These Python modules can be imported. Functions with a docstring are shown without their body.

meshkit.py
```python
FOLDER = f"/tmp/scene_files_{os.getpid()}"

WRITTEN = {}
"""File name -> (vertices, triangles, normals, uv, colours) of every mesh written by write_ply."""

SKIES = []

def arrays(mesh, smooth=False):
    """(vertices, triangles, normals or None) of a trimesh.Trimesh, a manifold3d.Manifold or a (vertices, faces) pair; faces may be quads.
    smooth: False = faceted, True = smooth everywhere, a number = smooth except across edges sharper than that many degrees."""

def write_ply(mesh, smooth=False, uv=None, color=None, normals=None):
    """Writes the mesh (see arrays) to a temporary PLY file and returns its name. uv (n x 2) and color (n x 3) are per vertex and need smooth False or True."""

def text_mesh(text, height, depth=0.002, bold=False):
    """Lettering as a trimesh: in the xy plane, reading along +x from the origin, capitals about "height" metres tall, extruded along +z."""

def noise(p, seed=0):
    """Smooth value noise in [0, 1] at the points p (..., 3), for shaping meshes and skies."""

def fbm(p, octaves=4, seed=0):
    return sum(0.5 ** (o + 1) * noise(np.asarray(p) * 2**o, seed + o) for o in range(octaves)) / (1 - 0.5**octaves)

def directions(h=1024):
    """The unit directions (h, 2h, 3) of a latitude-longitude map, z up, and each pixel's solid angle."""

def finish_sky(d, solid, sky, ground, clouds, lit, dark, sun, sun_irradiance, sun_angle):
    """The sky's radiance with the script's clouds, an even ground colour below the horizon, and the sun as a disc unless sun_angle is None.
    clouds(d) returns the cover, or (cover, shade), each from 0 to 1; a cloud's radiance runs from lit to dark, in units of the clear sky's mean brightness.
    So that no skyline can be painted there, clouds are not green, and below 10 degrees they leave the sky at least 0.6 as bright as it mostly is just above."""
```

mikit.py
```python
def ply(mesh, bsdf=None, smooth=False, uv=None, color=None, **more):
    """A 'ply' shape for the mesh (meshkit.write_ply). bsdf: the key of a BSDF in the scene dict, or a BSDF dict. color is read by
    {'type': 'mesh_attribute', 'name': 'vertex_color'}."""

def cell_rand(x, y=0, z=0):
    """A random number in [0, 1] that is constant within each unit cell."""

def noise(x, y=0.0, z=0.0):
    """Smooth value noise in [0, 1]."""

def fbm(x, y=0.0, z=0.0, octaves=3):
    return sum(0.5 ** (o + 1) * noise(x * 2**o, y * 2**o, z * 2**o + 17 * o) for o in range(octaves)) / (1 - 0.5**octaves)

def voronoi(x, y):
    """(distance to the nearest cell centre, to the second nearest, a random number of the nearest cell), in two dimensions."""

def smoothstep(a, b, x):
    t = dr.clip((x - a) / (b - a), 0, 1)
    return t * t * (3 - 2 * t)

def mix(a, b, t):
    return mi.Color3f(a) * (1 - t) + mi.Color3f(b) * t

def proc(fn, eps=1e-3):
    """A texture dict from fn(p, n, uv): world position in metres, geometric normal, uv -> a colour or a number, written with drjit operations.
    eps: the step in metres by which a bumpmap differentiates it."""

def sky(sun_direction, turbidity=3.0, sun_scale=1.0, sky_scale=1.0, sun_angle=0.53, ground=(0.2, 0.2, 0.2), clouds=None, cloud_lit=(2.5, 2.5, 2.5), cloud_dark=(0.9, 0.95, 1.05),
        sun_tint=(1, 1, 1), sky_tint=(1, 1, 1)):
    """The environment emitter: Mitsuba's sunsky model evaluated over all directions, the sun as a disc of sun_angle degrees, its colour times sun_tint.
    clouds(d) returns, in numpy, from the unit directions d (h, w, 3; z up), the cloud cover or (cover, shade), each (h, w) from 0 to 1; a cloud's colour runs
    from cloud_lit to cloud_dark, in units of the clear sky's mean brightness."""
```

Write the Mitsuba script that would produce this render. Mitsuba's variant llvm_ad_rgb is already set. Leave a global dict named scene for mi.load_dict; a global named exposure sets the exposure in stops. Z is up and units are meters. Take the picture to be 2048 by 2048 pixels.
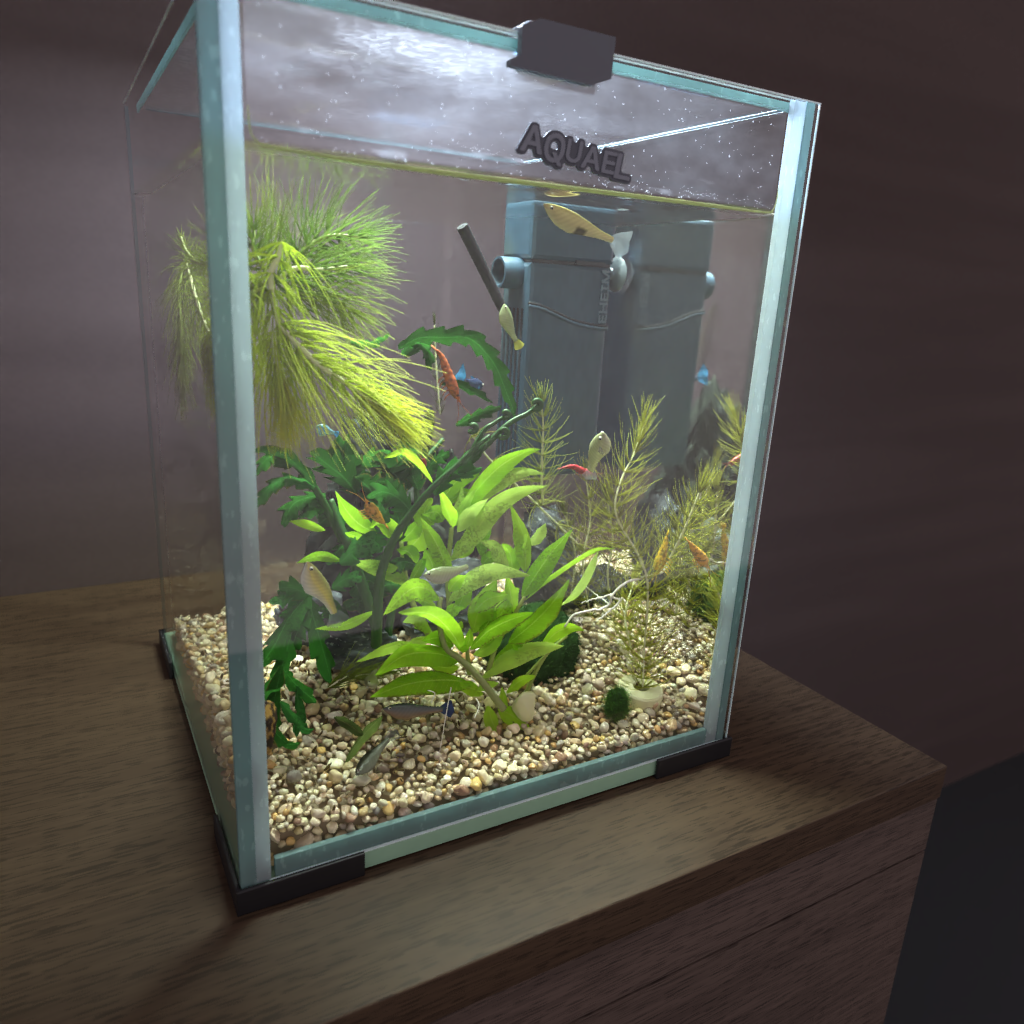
import math, random
import numpy as np, trimesh, manifold3d as m3
import mitsuba as mi, drjit as dr
import mikit, meshkit
from mikit import noise, fbm, voronoi, cell_rand, smoothstep, mix
from shapely.geometry import Polygon, box as sbox
from shapely.ops import unary_union
from shapely import affinity

scene, labels = {}, {}
T = mi.ScalarTransform4f
rng = np.random.default_rng(7)
exposure = 0.9

# ------------------------------------------------------------------ camera
FPX, EYE = 1564.18, np.array([-0.0453, -0.2844, 0.2602])       # focal length in pixels of the 2048 px photograph
YAW, PITCH, ROLL = 0.5285, 0.2818, 0.0568
FWD = np.array([math.sin(YAW) * math.cos(PITCH), math.cos(YAW) * math.cos(PITCH), -math.sin(PITCH)])
R0 = np.array([math.cos(YAW), -math.sin(YAW), 0]); U0 = np.cross(R0, FWD)
RT = math.cos(ROLL) * R0 + math.sin(ROLL) * U0
UP = -math.sin(ROLL) * R0 + math.cos(ROLL) * U0
scene['camera'] = {'type': 'thinlens', 'fov': 2 * math.degrees(math.atan(1024 / FPX)), 'fov_axis': 'x',
                   'aperture_radius': 0.0016, 'focus_distance': 0.40, 'near_clip': 0.01, 'far_clip': 30.0,
                   'to_world': T().look_at(origin=EYE.tolist(), target=(EYE + FWD).tolist(), up=UP.tolist())}

# ------------------------------------------------------------------ light
LED = (0.80, 0.95, 1.16)
LAMP_POWER = 118.0
scene['room_light'] = {'type': 'constant', 'radiance': {'type': 'rgb', 'value': [0.280, 0.238, 0.250]}}


def P(px, py, Y):
    """The point on the plane y = Y that the photograph shows at the pixel (px, py) of its 2048 x 2048."""
    d = FWD + ((px - 1024) * RT - (py - 1024) * UP) / FPX
    return EYE + d * (Y - EYE[1]) / d[1]


def mmpx(px, py, Y):
    """Metres per pixel there."""
    return float((P(px, py, Y) - EYE) @ FWD) / FPX


# ------------------------------------------------------------------ helpers
def numbered(key):
    if key not in labels and key not in scene and not any(k.startswith(key + '__') for k in scene):
        return key
    n = 1
    while True:
        k = f'{key}_{n:03d}'
        if k not in labels and k not in scene and not any(q.startswith(k + '__') for q in scene):
            return k
        n += 1


def thing(name, label, cat, group=None, kind=None):
    key = numbered(name)
    labels[key] = {'label': label}
    if cat: labels[key]['category'] = cat
    if group: labels[key]['group'] = group
    if kind: labels[key]['kind'] = kind
    return key


COUNT = {}


def part(parent, name, mesh, mat, smooth=False, label=None, kind=None, uv=None, color=None, **more):
    base = f'{parent}__{name}'
    n = COUNT.get(base, 0); COUNT[base] = n + 1
    key = base if n == 0 else f'{base}_{n:03d}'
    scene[key] = mikit.ply(mesh, mat, smooth=smooth, uv=uv, color=color, **more)
    if label or kind:
        labels[key] = {k: v for k, v in (('label', label), ('kind', kind)) if v}
    return key


def solo(name, mesh, mat, label, cat=None, group=None, kind=None, smooth=False, uv=None, color=None, **more):
    key = thing(name, label, cat, group, kind)
    scene[key] = mikit.ply(mesh, mat, smooth=smooth, uv=uv, color=color, **more)
    return key


def cat(ms):
    return trimesh.util.concatenate(list(ms))


def bx(x0, x1, y0, y1, z0, z1, r=0.0):
    if r <= 0:
        b = trimesh.creation.box((x1 - x0, y1 - y0, z1 - z0)); b.apply_translation(((x0 + x1) / 2, (y0 + y1) / 2, (z0 + z1) / 2)); return b
    pts = []
    for x, sx in ((x0, 1), (x1, -1)):
        for y, sy in ((y0, 1), (y1, -1)):
            for z, sz in ((z0, 1), (z1, -1)):
                for k in range(3):
                    o = [r, r, r]; o[k] = 0
                    pts.append((x + sx * o[0], y + sy * o[1], z + sz * o[2]))
                    o2 = [r * .3] * 3
                    pts.append((x + sx * o2[0], y + sy * o2[1], z + sz * o2[2]))
    return trimesh.convex.convex_hull(np.array(pts))


def quad(a, b, c, d):
    return trimesh.Trimesh(np.array([a, b, c, d], float), [[0, 1, 2], [0, 2, 3]], process=False)


def spline(pts, n):
    """Catmull-Rom through pts (k, d), n samples."""
    p = np.asarray(pts, float)
    if len(p) == 2:
        return p[0] + (p[1] - p[0]) * np.linspace(0, 1, n)[:, None]
    q = np.vstack([2 * p[0] - p[1], p, 2 * p[-1] - p[-2]])
    seg = np.linalg.norm(np.diff(p, axis=0), axis=1); t = np.concatenate([[0], np.cumsum(seg)]); t /= t[-1]
    out = []
    for s in np.linspace(0, 1, n):
        i = min(int(np.searchsorted(t, s, 'right') - 1), len(p) - 2)
        u = (s - t[i]) / (t[i + 1] - t[i])
        a, b, c, d = q[i:i + 4]
        out.append(.5 * (2 * b + (c - a) * u + (2 * a - 5 * b + 4 * c - d) * u * u + (3 * b - a - 3 * c + d) * u ** 3))
    return np.array(out)


def frames(p):
    t = np.gradient(p, axis=0); t /= np.linalg.norm(t, axis=1, keepdims=True) + 1e-12
    a = np.zeros_like(t)
    a0 = np.cross(t[0], [0, 0, 1.0]); a0 = a0 if np.linalg.norm(a0) > .1 else np.cross(t[0], [1.0, 0, 0])
    a[0] = a0 / np.linalg.norm(a0)
    for i in range(1, len(p)):
        v = a[i - 1] - t[i] * (a[i - 1] @ t[i]); a[i] = v / (np.linalg.norm(v) + 1e-12)
    return t, a, np.cross(t, a)


def tube(pts, radii, sides=8, n=None, caps=True):
    p = np.asarray(pts, float) if n is None else spline(pts, n)
    r = np.interp(np.linspace(0, 1, len(p)), np.linspace(0, 1, np.size(radii)), np.atleast_1d(radii))
    t, a, b = frames(p)
    ang = np.arange(sides) * 2 * np.pi / sides
    v = p[:, None] + r[:, None, None] * (np.cos(ang)[None, :, None] * a[:, None] + np.sin(ang)[None, :, None] * b[:, None])
    i, j = np.meshgrid(np.arange(len(p) - 1), np.arange(sides), indexing='ij'); k = (j + 1) % sides
    f = np.vstack([np.stack([i * sides + j, i * sides + k, (i + 1) * sides + k], -1).reshape(-1, 3),
                   np.stack([i * sides + j, (i + 1) * sides + k, (i + 1) * sides + j], -1).reshape(-1, 3)])
    V = v.reshape(-1, 3)
    if caps:
        V = np.vstack([V, p[:1], p[-1:]]); m = len(V)
        jj = np.arange(sides); e = (len(p) - 1) * sides
        f = np.vstack([f, np.stack([jj * 0 + m - 2, (jj + 1) % sides, jj], 1), np.stack([jj * 0 + m - 1, e + jj, e + (jj + 1) % sides], 1)])
    return trimesh.Trimesh(V, f, process=False)


def ball(c, r, n=2, sc=(1, 1, 1), amp=0., freq=40., seed=0):
    s = trimesh.creation.icosphere(n); v = s.vertices.copy()
    if amp:
        v = v * (1 + amp * (meshkit.fbm(v * freq + seed * 7.3, 3, seed) * 2 - 1))[:, None]
    return trimesh.Trimesh(v * np.asarray(sc) * r + np.asarray(c), s.faces, process=False)


def hullM(*meshes):
    return trimesh.convex.convex_hull(np.vstack([m.vertices for m in meshes]))


def manif(m):
    return m3.Manifold(m3.Mesh(np.asarray(m.vertices, np.float32), np.asarray(m.faces, np.uint32)))


def tri(M):
    q = M.to_mesh(); return trimesh.Trimesh(q.vert_properties[:, :3], q.tri_verts, process=False)


# ------------------------------------------------------------------ materials
def rgb(*c): return {'type': 'rgb', 'value': list(map(float, c))}


def mat(key, color, rough=.5, spec=.5, two=True, **kw):
    b = {'type': 'principled', 'base_color': color if isinstance(color, dict) else rgb(*color), 'roughness': rough, 'specular': spec, **kw}
    scene[key] = {'type': 'twosided', 'bsdf': b} if two else b


VC = {'type': 'mesh_attribute', 'name': 'vertex_color'}


def thin(key, color, trans=1.0, rough=.45, eta=1.33, diff=True):
    scene[key] = {'type': 'principledthin', 'base_color': color if isinstance(color, dict) else rgb(*color), 'roughness': rough, 'diff_trans': trans, 'eta': eta}


def wood(along, a, b, c):
    def fn(p, n, uv):
        u, v = (p.x, p.y + p.z * 1.7) if along == 'x' else (p.y, p.x + p.z)
        w = fbm(u * 5 + 3, v * 55, 0.3, 3) * .40 + fbm(u * 40, v * 620, 1.7, 3) * .60
        pore = smoothstep(.55, .72, fbm(u * 100, v * 1300, 4.1, 2))
        broad = fbm(u * 1.6 + 9, v * 11 + fbm(u * 3, v * 4, 2., 2) * 1.5, 5.0, 2)
        col = mix(a, b, smoothstep(.33, .67, w))
        col = mix(col, c, smoothstep(.5, .75, broad) * .55)
        return col * (1 - .45 * pore)
    return mikit.proc(fn)


mat('wood_top', wood('x', (.050, .030, .018), (.076, .048, .028), (.041, .025, .015)), .55, .25)
mat('wood_front', wood('x', (.078, .056, .047), (.118, .086, .072), (.066, .047, .039)), .5, .3)
def wall_col(p, n, uv):
    w = fbm(p.x * 2.2, p.z * 26, .7, 3)
    return mix((.068, .048, .045), (.080, .057, .053), smoothstep(.3, .7, w)) * (.84 + .13 * fbm(p.x * 300, p.z * 300, 2.0, 2))
mat('wall_paint', mikit.proc(wall_col), .75, .2)
mat('dark_floor', (.008, .008, .009), .8)
mat('black_plastic', (.012, .012, .014), .45, .4)
mat('clip_plastic', (.10, .11, .135), .45, .5)
mat('white_plastic', (.7, .7, .7), .4)

scene['pane_glass'] = {'type': 'thindielectric', 'int_ior': 1.5}
scene['water_skin'] = {'type': 'thindielectric', 'int_ior': 2.0, 'specular_transmittance': rgb(.98, .97, .70)}
scene['water_side'] = {'type': 'blendbsdf', 'weight': .012, 'a': {'type': 'dielectric', 'int_ior': 1.5, 'ext_ior': 1.0}, 'b': {'type': 'twosided', 'bsdf': {'type': 'diffuse', 'reflectance': rgb(.5, .5, .45)}}}
scene['water_bead'] = {'type': 'dielectric', 'int_ior': 1.33, 'ext_ior': 1.0}
def edge_col(c):
    def fn(p, n, uv):
        w = fbm(p.x * 30, p.y * 30, p.z * 14, 3); sc = smoothstep(.62, .72, fbm(p.x * 500, p.y * 500, p.z * 160, 3))
        return mix(tuple(x * .8 for x in c), tuple(min(1., x * 1.18) for x in c), w) + mix((0, 0, 0), (.12, .13, .12), sc)
    return mikit.proc(fn)
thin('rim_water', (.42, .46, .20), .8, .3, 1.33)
thin('edge_teal', edge_col((.30, .46, .46)), 1.2, .3, 1.5)
thin('edge_pale', edge_col((.60, .69, .73)), 1.4, .3, 1.5)
thin('edge_cover', edge_col((.27, .42, .40)), 1.1, .3, 1.5)
thin('edge_dim', (.03, .045, .045), .3, .4, 1.5)
mat('edge_base', (.30, .52, .36), .25, .5)
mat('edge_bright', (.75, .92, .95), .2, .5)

# ------------------------------------------------------------------ cabinet, wall, floor
TX, TY0, TY1 = .392, -.066, .414
cab = thing('cabinet', 'brown wood grain cabinet that the fish tank stands on', 'cabinet')
part(cab, 'top_board', bx(-.75, TX, TY0, TY1, -.022, 0, .0008), 'wood_top')
part(cab, 'front_rail', bx(-.75, TX - .0005, TY0 + .0012, TY0 + .02, -.0595, -.0225), 'wood_front')
part(cab, 'front_panel', bx(-.75, TX - .0005, TY0 + .0012, TY0 + .02, -.62, -.0612), 'wood_front')
part(cab, 'side_panel', bx(TX - .02, TX - .0008, TY0 + .0215, TY1, -.62, -.0225), 'wood_front')
solo('wall', bx(-2.2, 2.6, .416, .46, -.64, 1.6), 'wall_paint', 'dim mauve brown wall behind the cabinet', kind='structure')
solo('floor', bx(-2.2, 2.6, -1.5, .4155, -.66, -.6205), 'dark_floor', 'dark floor beside the cabinet', kind='structure')

# ------------------------------------------------------------------ aquarium
W, D, H = .276, .275, .350
WLINE = .3008
aq = thing('aquarium', 'rimless glass fish tank with black corner feet, filled nearly to the top', 'aquarium')
part(aq, 'front_pane', quad((0, 0, .011), (W, 0, .011), (W, 0, H), (0, 0, H)), 'pane_glass')
part(aq, 'left_pane', quad((0, D, .011), (0, .0005, .011), (0, .0005, H), (0, D, H)), 'pane_glass')
part(aq, 'right_pane', quad((W, .0005, .011), (W, D, .011), (W, D, H), (W, .0005, H)), 'pane_glass')
part(aq, 'back_pane', quad((W - .0005, D, .011), (.0005, D, .011), (.0005, D, H), (W - .0005, D, H)), 'pane_glass')
def film_weight(p, n, uv):
    z = (p.z - .301) / .047
    smear = fbm(p.x * 16 + p.z * 9, p.z * 46 - p.x * 10, .3, 4)
    fine = fbm(p.x * 160, p.z * 240, 1.3, 3)
    w = .03 + .12 * smoothstep(.30, .80, smear) * (.55 + .9 * fine)
    w = w + .25 * smoothstep(.62, .8, fbm(p.x * 60, p.z * 300, 2.2, 3)) * (1 - smoothstep(.06, .26, z))
    return w * smoothstep(0.0, .04, z)
scene['wet_film'] = {'type': 'blendbsdf', 'weight': mikit.proc(film_weight), 'a': {'type': 'thindielectric', 'int_ior': 1.01},
                     'b': {'type': 'principledthin', 'base_color': rgb(.92, .95, 1.0), 'spec_trans': .75, 'diff_trans': 1.3, 'roughness': .55, 'eta': 1.4}}
part(aq, 'front_pane__condensation', quad((.0148, .0048, WLINE), (.2592, .0048, WLINE), (.2592, .0048, H - .0045), (.0148, .0048, H - .0045)), 'wet_film', label='dried spots and haze on the inside of the front pane above the water')
thin('mineral', (.85, .88, .92), 1.0, .5)
sr_ = np.random.default_rng(21); sp_ = []
for _ in range(300):
    x_, z_ = sr_.uniform(.018, .256), .3015 + .045 * sr_.random() ** (1.0 if sr_.random() < .6 else 2.5)
    sp_.append(ball((x_, .0041, z_), sr_.uniform(.00008, .00024) * (1.7 if sr_.random() < .07 else 1), 1, (1, .35, sr_.uniform(.8, 1.9))))
for x0_, z0_ in ((.205, .3045), (.215, .3035), (.245, .3045), (.1, .309), (.16, .305), (.178, .3022)):
    for _ in range(22):
        sp_.append(ball((x0_ + sr_.normal() * .006, .0041, z0_ + sr_.normal() * .0007), sr_.uniform(.00008, .0002), 1, (1.2, .35, 1)))
part(aq, 'front_pane__water_spots', cat(sp_), 'mineral', smooth=True, label='dried white water spots on the glass', kind='stuff')
G = .005
part(aq, 'glass_edge', bx(.0004, .0066, .0006, .0042, .0112, H - .0006), 'edge_teal', label='teal cut edge of the left pane')
part(aq, 'corner_seal', bx(.0068, .0128, .0010, .0042, .0112, H - .001), 'edge_pale', label='pale silicone seam along the left corner')
part(aq, 'corner_seal', bx(.2595, .2672, .0010, .0042, .0112, H - .001), 'edge_pale', label='pale silicone seam along the right corner')
part(aq, 'glass_edge', bx(.2674, .2726, .0006, .0042, .0112, H - .0006), 'edge_teal', label='teal cut edge of the right pane')
part(aq, 'glass_edge', bx(W - .0007, W - .00015, .0002, .0012, .0112, H), 'edge_bright', label='bright outer arris of the front pane')
part(aq, 'glass_edge', bx(.0009, .0030, D - .0025, D - .0006, .0112, H - .001), 'edge_dim', label='dim far vertical edge of the left pane')
for nm, b in (('rim', bx(0, W, .0002, .0009, H - .0007, H)), ('rim', bx(.0002, W - .0002, .0040, .0047, H - .0007, H)), ('rim', bx(.0002, .0008, .005, D - .005, H - .0007, H)),
              ('rim', bx(W - .0013, W - .0006, .005, D - .005, H - .0009, H)), ('rim', bx(W - .0050, W - .0044, .005, D - .005, H - .0009, H))):
    part(aq, nm, b, 'edge_bright', label='polished top edge of a pane')
part(aq, 'base_pane', bx(.001, W - .001, .0006, D - .001, .0012, .0104, .0006), 'edge_base', label='pale green edge of the base glass')
part(aq, 'base_arris', bx(.012, W - .004, .0003, .0012, .0106, .0116), 'edge_bright', label='bright line where front pane meets base')
part(aq, 'base_seal', bx(.0148, .2594, .0012, .0042, .0118, .0205), 'edge_teal', label='teal silicone band above the base glass')


def foot(cx, cy, sx, sy):
    L, t, h = .0535, .0022, .0122
    ax, ay = cx - sx * t, cy - sy * t
    def lip(x0, x1, y0, y1, z0, z1): return bx(min(x0, x1), max(x0, x1), min(y0, y1), max(y0, y1), z0, z1, .0006)
    a = lip(ax, cx + sx * L, ay, cy - sy * .00015, 0, h)
    b = lip(ax, cx - sx * .00015, ay + sy * .0004, cy + sy * L, 0, h)
    c = lip(cx, cx + sx * L, cy, cy + sy * .012, 0.0002, .0009)
    d = lip(cx, cx + sx * .012, cy, cy + sy * L, 0.0003, .00095)
    return cat([a, b, c, d])


for cx, cy, sx, sy, lb in ((0, 0, 1, 1, 'near left'), (W, 0, -1, 1, 'near right'), (0, D, 1, -1, 'far left'), (W, D, -1, -1, 'far right')):
    part(aq, 'corner_foot', foot(cx, cy, sx, sy), 'black_plastic', label=f'black plastic corner foot, {lb} one')

# cover glass lying in the rim, its clip
cov = thing('cover_glass', 'clear cover glass resting just under the tank rim', 'cover glass')
part(cov, 'sheet', quad((.008, .006, .3488), (.268, .006, .3488), (.268, .268, .3488), (.008, .268, .3488)), 'pane_glass')
def cover_weight(p, n, uv):
    drop = smoothstep(.50, .62, fbm(p.x * 420, p.y * 420, 1.1, 2))
    zone = smoothstep(.25, .65, fbm(p.x * 26, p.y * 26, 3.1, 3))
    patch = dr.exp(-dr.square((p.x - .075) / .055) - dr.square((p.y - .045) / .055))
    return .003 + (.006 + .055 * patch) * zone + (.007 + .055 * patch) * drop * zone
scene['cover_film'] = {'type': 'blendbsdf', 'weight': mikit.proc(cover_weight), 'a': {'type': 'thindielectric', 'int_ior': 1.01},
                       'b': {'type': 'principledthin', 'base_color': rgb(.95, .97, 1.0), 'spec_trans': .55, 'diff_trans': 1.6, 'roughness': .6, 'eta': 1.33}}
part(cov, 'condensation', quad((.010, .008, .3479), (.266, .008, .3479), (.266, .266, .3479), (.010, .266, .3479)), 'cover_film', label='film of condensation under the cover glass')
part(cov, 'front_edge', bx(.014, .2635, .0052, .0062, .3446, .3486), 'edge_cover', label='teal front edge of the cover glass')
part(cov, 'left_edge', bx(.0064, .0074, .012, .262, .3446, .3486), 'edge_cover')
part(cov, 'back_edge', bx(.012, .264, .268, .2685, .3476, .3486), 'edge_dim')
part(cov, 'right_edge', bx(.2684, .2689, .012, .262, .3476, .3486), 'edge_dim')
clp = Polygon([(.1072, .3392), (.1072, .3370), (.143, .3362), (.1525, .3398), (.1532, .3545), (.119, .3545), (.1115, .3508), (.1115, .3412)]).buffer(-.0006).buffer(.0006)
cm = trimesh.creation.extrude_polygon(clp, .0032, engine='earcut')
cm.apply_transform(np.array([[1, 0, 0, 0], [0, 0, -1, -.0004], [0, 1, 0, 0], [0, 0, 0, 1.]]))
clip = thing('cover_clip', 'dark grey plastic clip hooked over the front rim', 'clip')
part(clip, 'face', cm, 'clip_plastic')
part(clip, 'hook', bx(.116, .152, -.0002, .017, .3512, .3543, .0006), 'clip_plastic')
part(clip, 'inner_lip', bx(.116, .152, .0066, .009, .3385, .3440, .0006), 'clip_plastic')

# the raised badge on the front pane
def text_poly(s, h, bold=True):
    m = meshkit.text_mesh(s, h, .001, bold)
    return trimesh.path.polygons.projected(m, normal=[0, 0, 1]) if False else unary_union([Polygon(t) for t in m.triangles[np.abs(m.face_normals[:, 2]) > .9][:, :, :2] if Polygon(t).area > 1e-14]).buffer(1e-5)
letters, x = [], 0.0
for ch, h, dx, dy, w in (('A', .0092, .0, .0006, .0098), ('Q', .0098, .0104, -.0012, .0094), ('U', .0078, .0206, .0002, .0072), ('A', .0080, .0284, -.0008, .0092), ('E', .0080, .0386, -.0012, .0064), ('L', .0090, .0452, -.0022, .0082)):
    g = text_poly(ch, h); b = g.bounds
    g = affinity.scale(affinity.translate(g, -b[0], 0), w / (b[2] - b[0]), 1, origin=(0, 0))
    letters.append(affinity.skew(affinity.translate(g, dx, dy), 6, 0, origin=(dx, 0)))
Lu = unary_union(letters)
plate = Lu.buffer(.00115).buffer(.0009).buffer(-.0009)
def stand(poly, depth, y0, ox, oz, rot=0):
    ms = []
    for g in getattr(poly, 'geoms', [poly]):
        if g.area < 1e-9: continue
        m = trimesh.creation.extrude_polygon(g, depth, engine='earcut')
        m.apply_transform(np.array([[1, 0, 0, ox], [0, 0, -1, y0], [0, 1, 0, oz], [0, 0, 0, 1.]]))
        if rot: m.apply_transform(trimesh.transformations.rotation_matrix(rot, [0, 1, 0], [ox, 0, oz]))
        ms.append(m)
    return cat(ms)
mat('badge_plate', (.09, .10, .125), .5, .4); mat('badge_letter', (.20, .22, .265), .5, .4)
bdg = thing('badge', 'dark raised lettering badge on the front glass above the waterline', 'badge')
part(bdg, 'backing', stand(plate, .0009, -.0001, .1142, .3095, .05), 'badge_plate')
part(bdg, 'lettering', stand(Lu, .0005, -.00105, .1142, .3095, .05), 'badge_letter')

# ------------------------------------------------------------------ water
WL = .2995
nx, ny = 150, 120
gx, gy = np.meshgrid(np.linspace(.001, .2705, nx), np.linspace(.0045, .27, ny), indexing='ij')
hz = .0010 * (meshkit.fbm(np.stack([gx * 22, gy * 30, gx * 0 + 1], -1), 2, 3) - .5) + .0005 * (meshkit.noise(np.stack([gx * 90, gy * 60, gx * 0 + 4], -1), 5) - .5)
d_edge = np.minimum(np.minimum(gx, .2705 - gx), np.minimum(gy - .004, .27 - gy))
hz += .0022 * np.exp(-np.maximum(d_edge, 0) / .0014)
V = np.stack([gx, gy, WL + hz], -1).reshape(-1, 3)
ii, jj = np.meshgrid(np.arange(nx - 1), np.arange(ny - 1), indexing='ij')
q = np.stack([ii * ny + jj, (ii + 1) * ny + jj, (ii + 1) * ny + jj + 1, ii * ny + jj + 1], -1).reshape(-1, 4)
wat = thing('water', 'still clear water in the tank, faint ripples at the surface', None, kind='structure')
part(wat, 'surface', (V, q), 'water_skin', smooth=True)
part(wat, 'side', quad((.2712, .0046, .0118), (.2712, .27, .0118), (.2712, .27, WL + .0015), (.2712, .0046, WL + .0015)), 'water_side')
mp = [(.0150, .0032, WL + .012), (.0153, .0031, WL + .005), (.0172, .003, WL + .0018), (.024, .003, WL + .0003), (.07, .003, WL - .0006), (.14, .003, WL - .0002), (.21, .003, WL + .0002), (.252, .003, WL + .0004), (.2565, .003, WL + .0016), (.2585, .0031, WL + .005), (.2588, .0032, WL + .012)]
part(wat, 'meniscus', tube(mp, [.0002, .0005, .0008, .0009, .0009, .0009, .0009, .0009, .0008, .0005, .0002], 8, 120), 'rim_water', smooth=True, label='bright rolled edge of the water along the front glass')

scene['murk'] = {'type': 'homogeneous', 'albedo': rgb(.76, .84, .82), 'sigma_t': 0.045}
scene['water__body'] = {'type': 'cube', 'to_world': T().translate([.1385, .1360, .1555]).scale([.1318, .1300, .1425]), 'bsdf': {'type': 'null'}, 'interior': {'type': 'ref', 'id': 'murk'}}
labels['water__body'] = {'label': 'slightly murky tank water'}

# ------------------------------------------------------------------ lamp above the tank
lmp = thing('aquarium_lamp', 'slim cool white lamp over the tank', 'lamp')
LX0, LX1, LY0, LY1, LZ = .08, .26, .120, .190, .480
part(lmp, 'housing', bx(LX0 - .004, LX1 + .004, LY0 - .004, LY1 + .004, LZ + .0125, LZ + .024, .003), 'white_plastic')
for nm_, b_ in (('skirt', bx(LX0 - .004, LX1 + .004, LY0 - .004, LY0 - .002, LZ - .018, LZ - .0005)), ('skirt', bx(LX0 - .004, LX1 + .004, LY1 + .002, LY1 + .004, LZ - .018, LZ - .0005)),
                ('skirt', bx(LX0 - .004, LX0 - .002, LY0 - .0018, LY1 + .0018, LZ - .018, LZ - .0005)), ('skirt', bx(LX1 + .002, LX1 + .004, LY0 - .0018, LY1 + .0018, LZ - .018, LZ - .0005))):
    part(lmp, nm_, b_, 'black_plastic')
part(lmp, 'arm', tube([(.135, .158, LZ + .018), (.135, .28, .53), (.135, .413, .63)], .005, 10, 24), 'white_plastic', smooth=40)
scene['lamp_lens'] = {'type': 'thindielectric', 'int_ior': 1.3}      # the clear lens in front of the light chips
scene[f'{lmp}__diffuser'] = mikit.ply(quad((LX0, LY0, LZ), (LX0, LY1, LZ), (LX1, LY1, LZ), (LX1, LY0, LZ)), 'lamp_lens', emitter={'type': 'area', 'radiance': rgb(*[c * LAMP_POWER for c in LED])})
eg = cat([quad((LX0, LY0, LZ + .0005), (LX1, LY0, LZ + .0005), (LX1, LY0, LZ + .012), (LX0, LY0, LZ + .012)), quad((LX1, LY1, LZ + .0005), (LX0, LY1, LZ + .0005), (LX0, LY1, LZ + .012), (LX1, LY1, LZ + .012)),
          quad((LX1, LY0, LZ + .0005), (LX1, LY1, LZ + .0005), (LX1, LY1, LZ + .012), (LX1, LY0, LZ + .012)), quad((LX0, LY1, LZ + .0005), (LX0, LY0, LZ + .0005), (LX0, LY0, LZ + .012), (LX0, LY1, LZ + .012))])
scene[f'{lmp}__edge_glow'] = mikit.ply(eg, 'lamp_lens', emitter={'type': 'area', 'radiance': rgb(*[c * LAMP_POWER * .16 for c in LED])})

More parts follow.
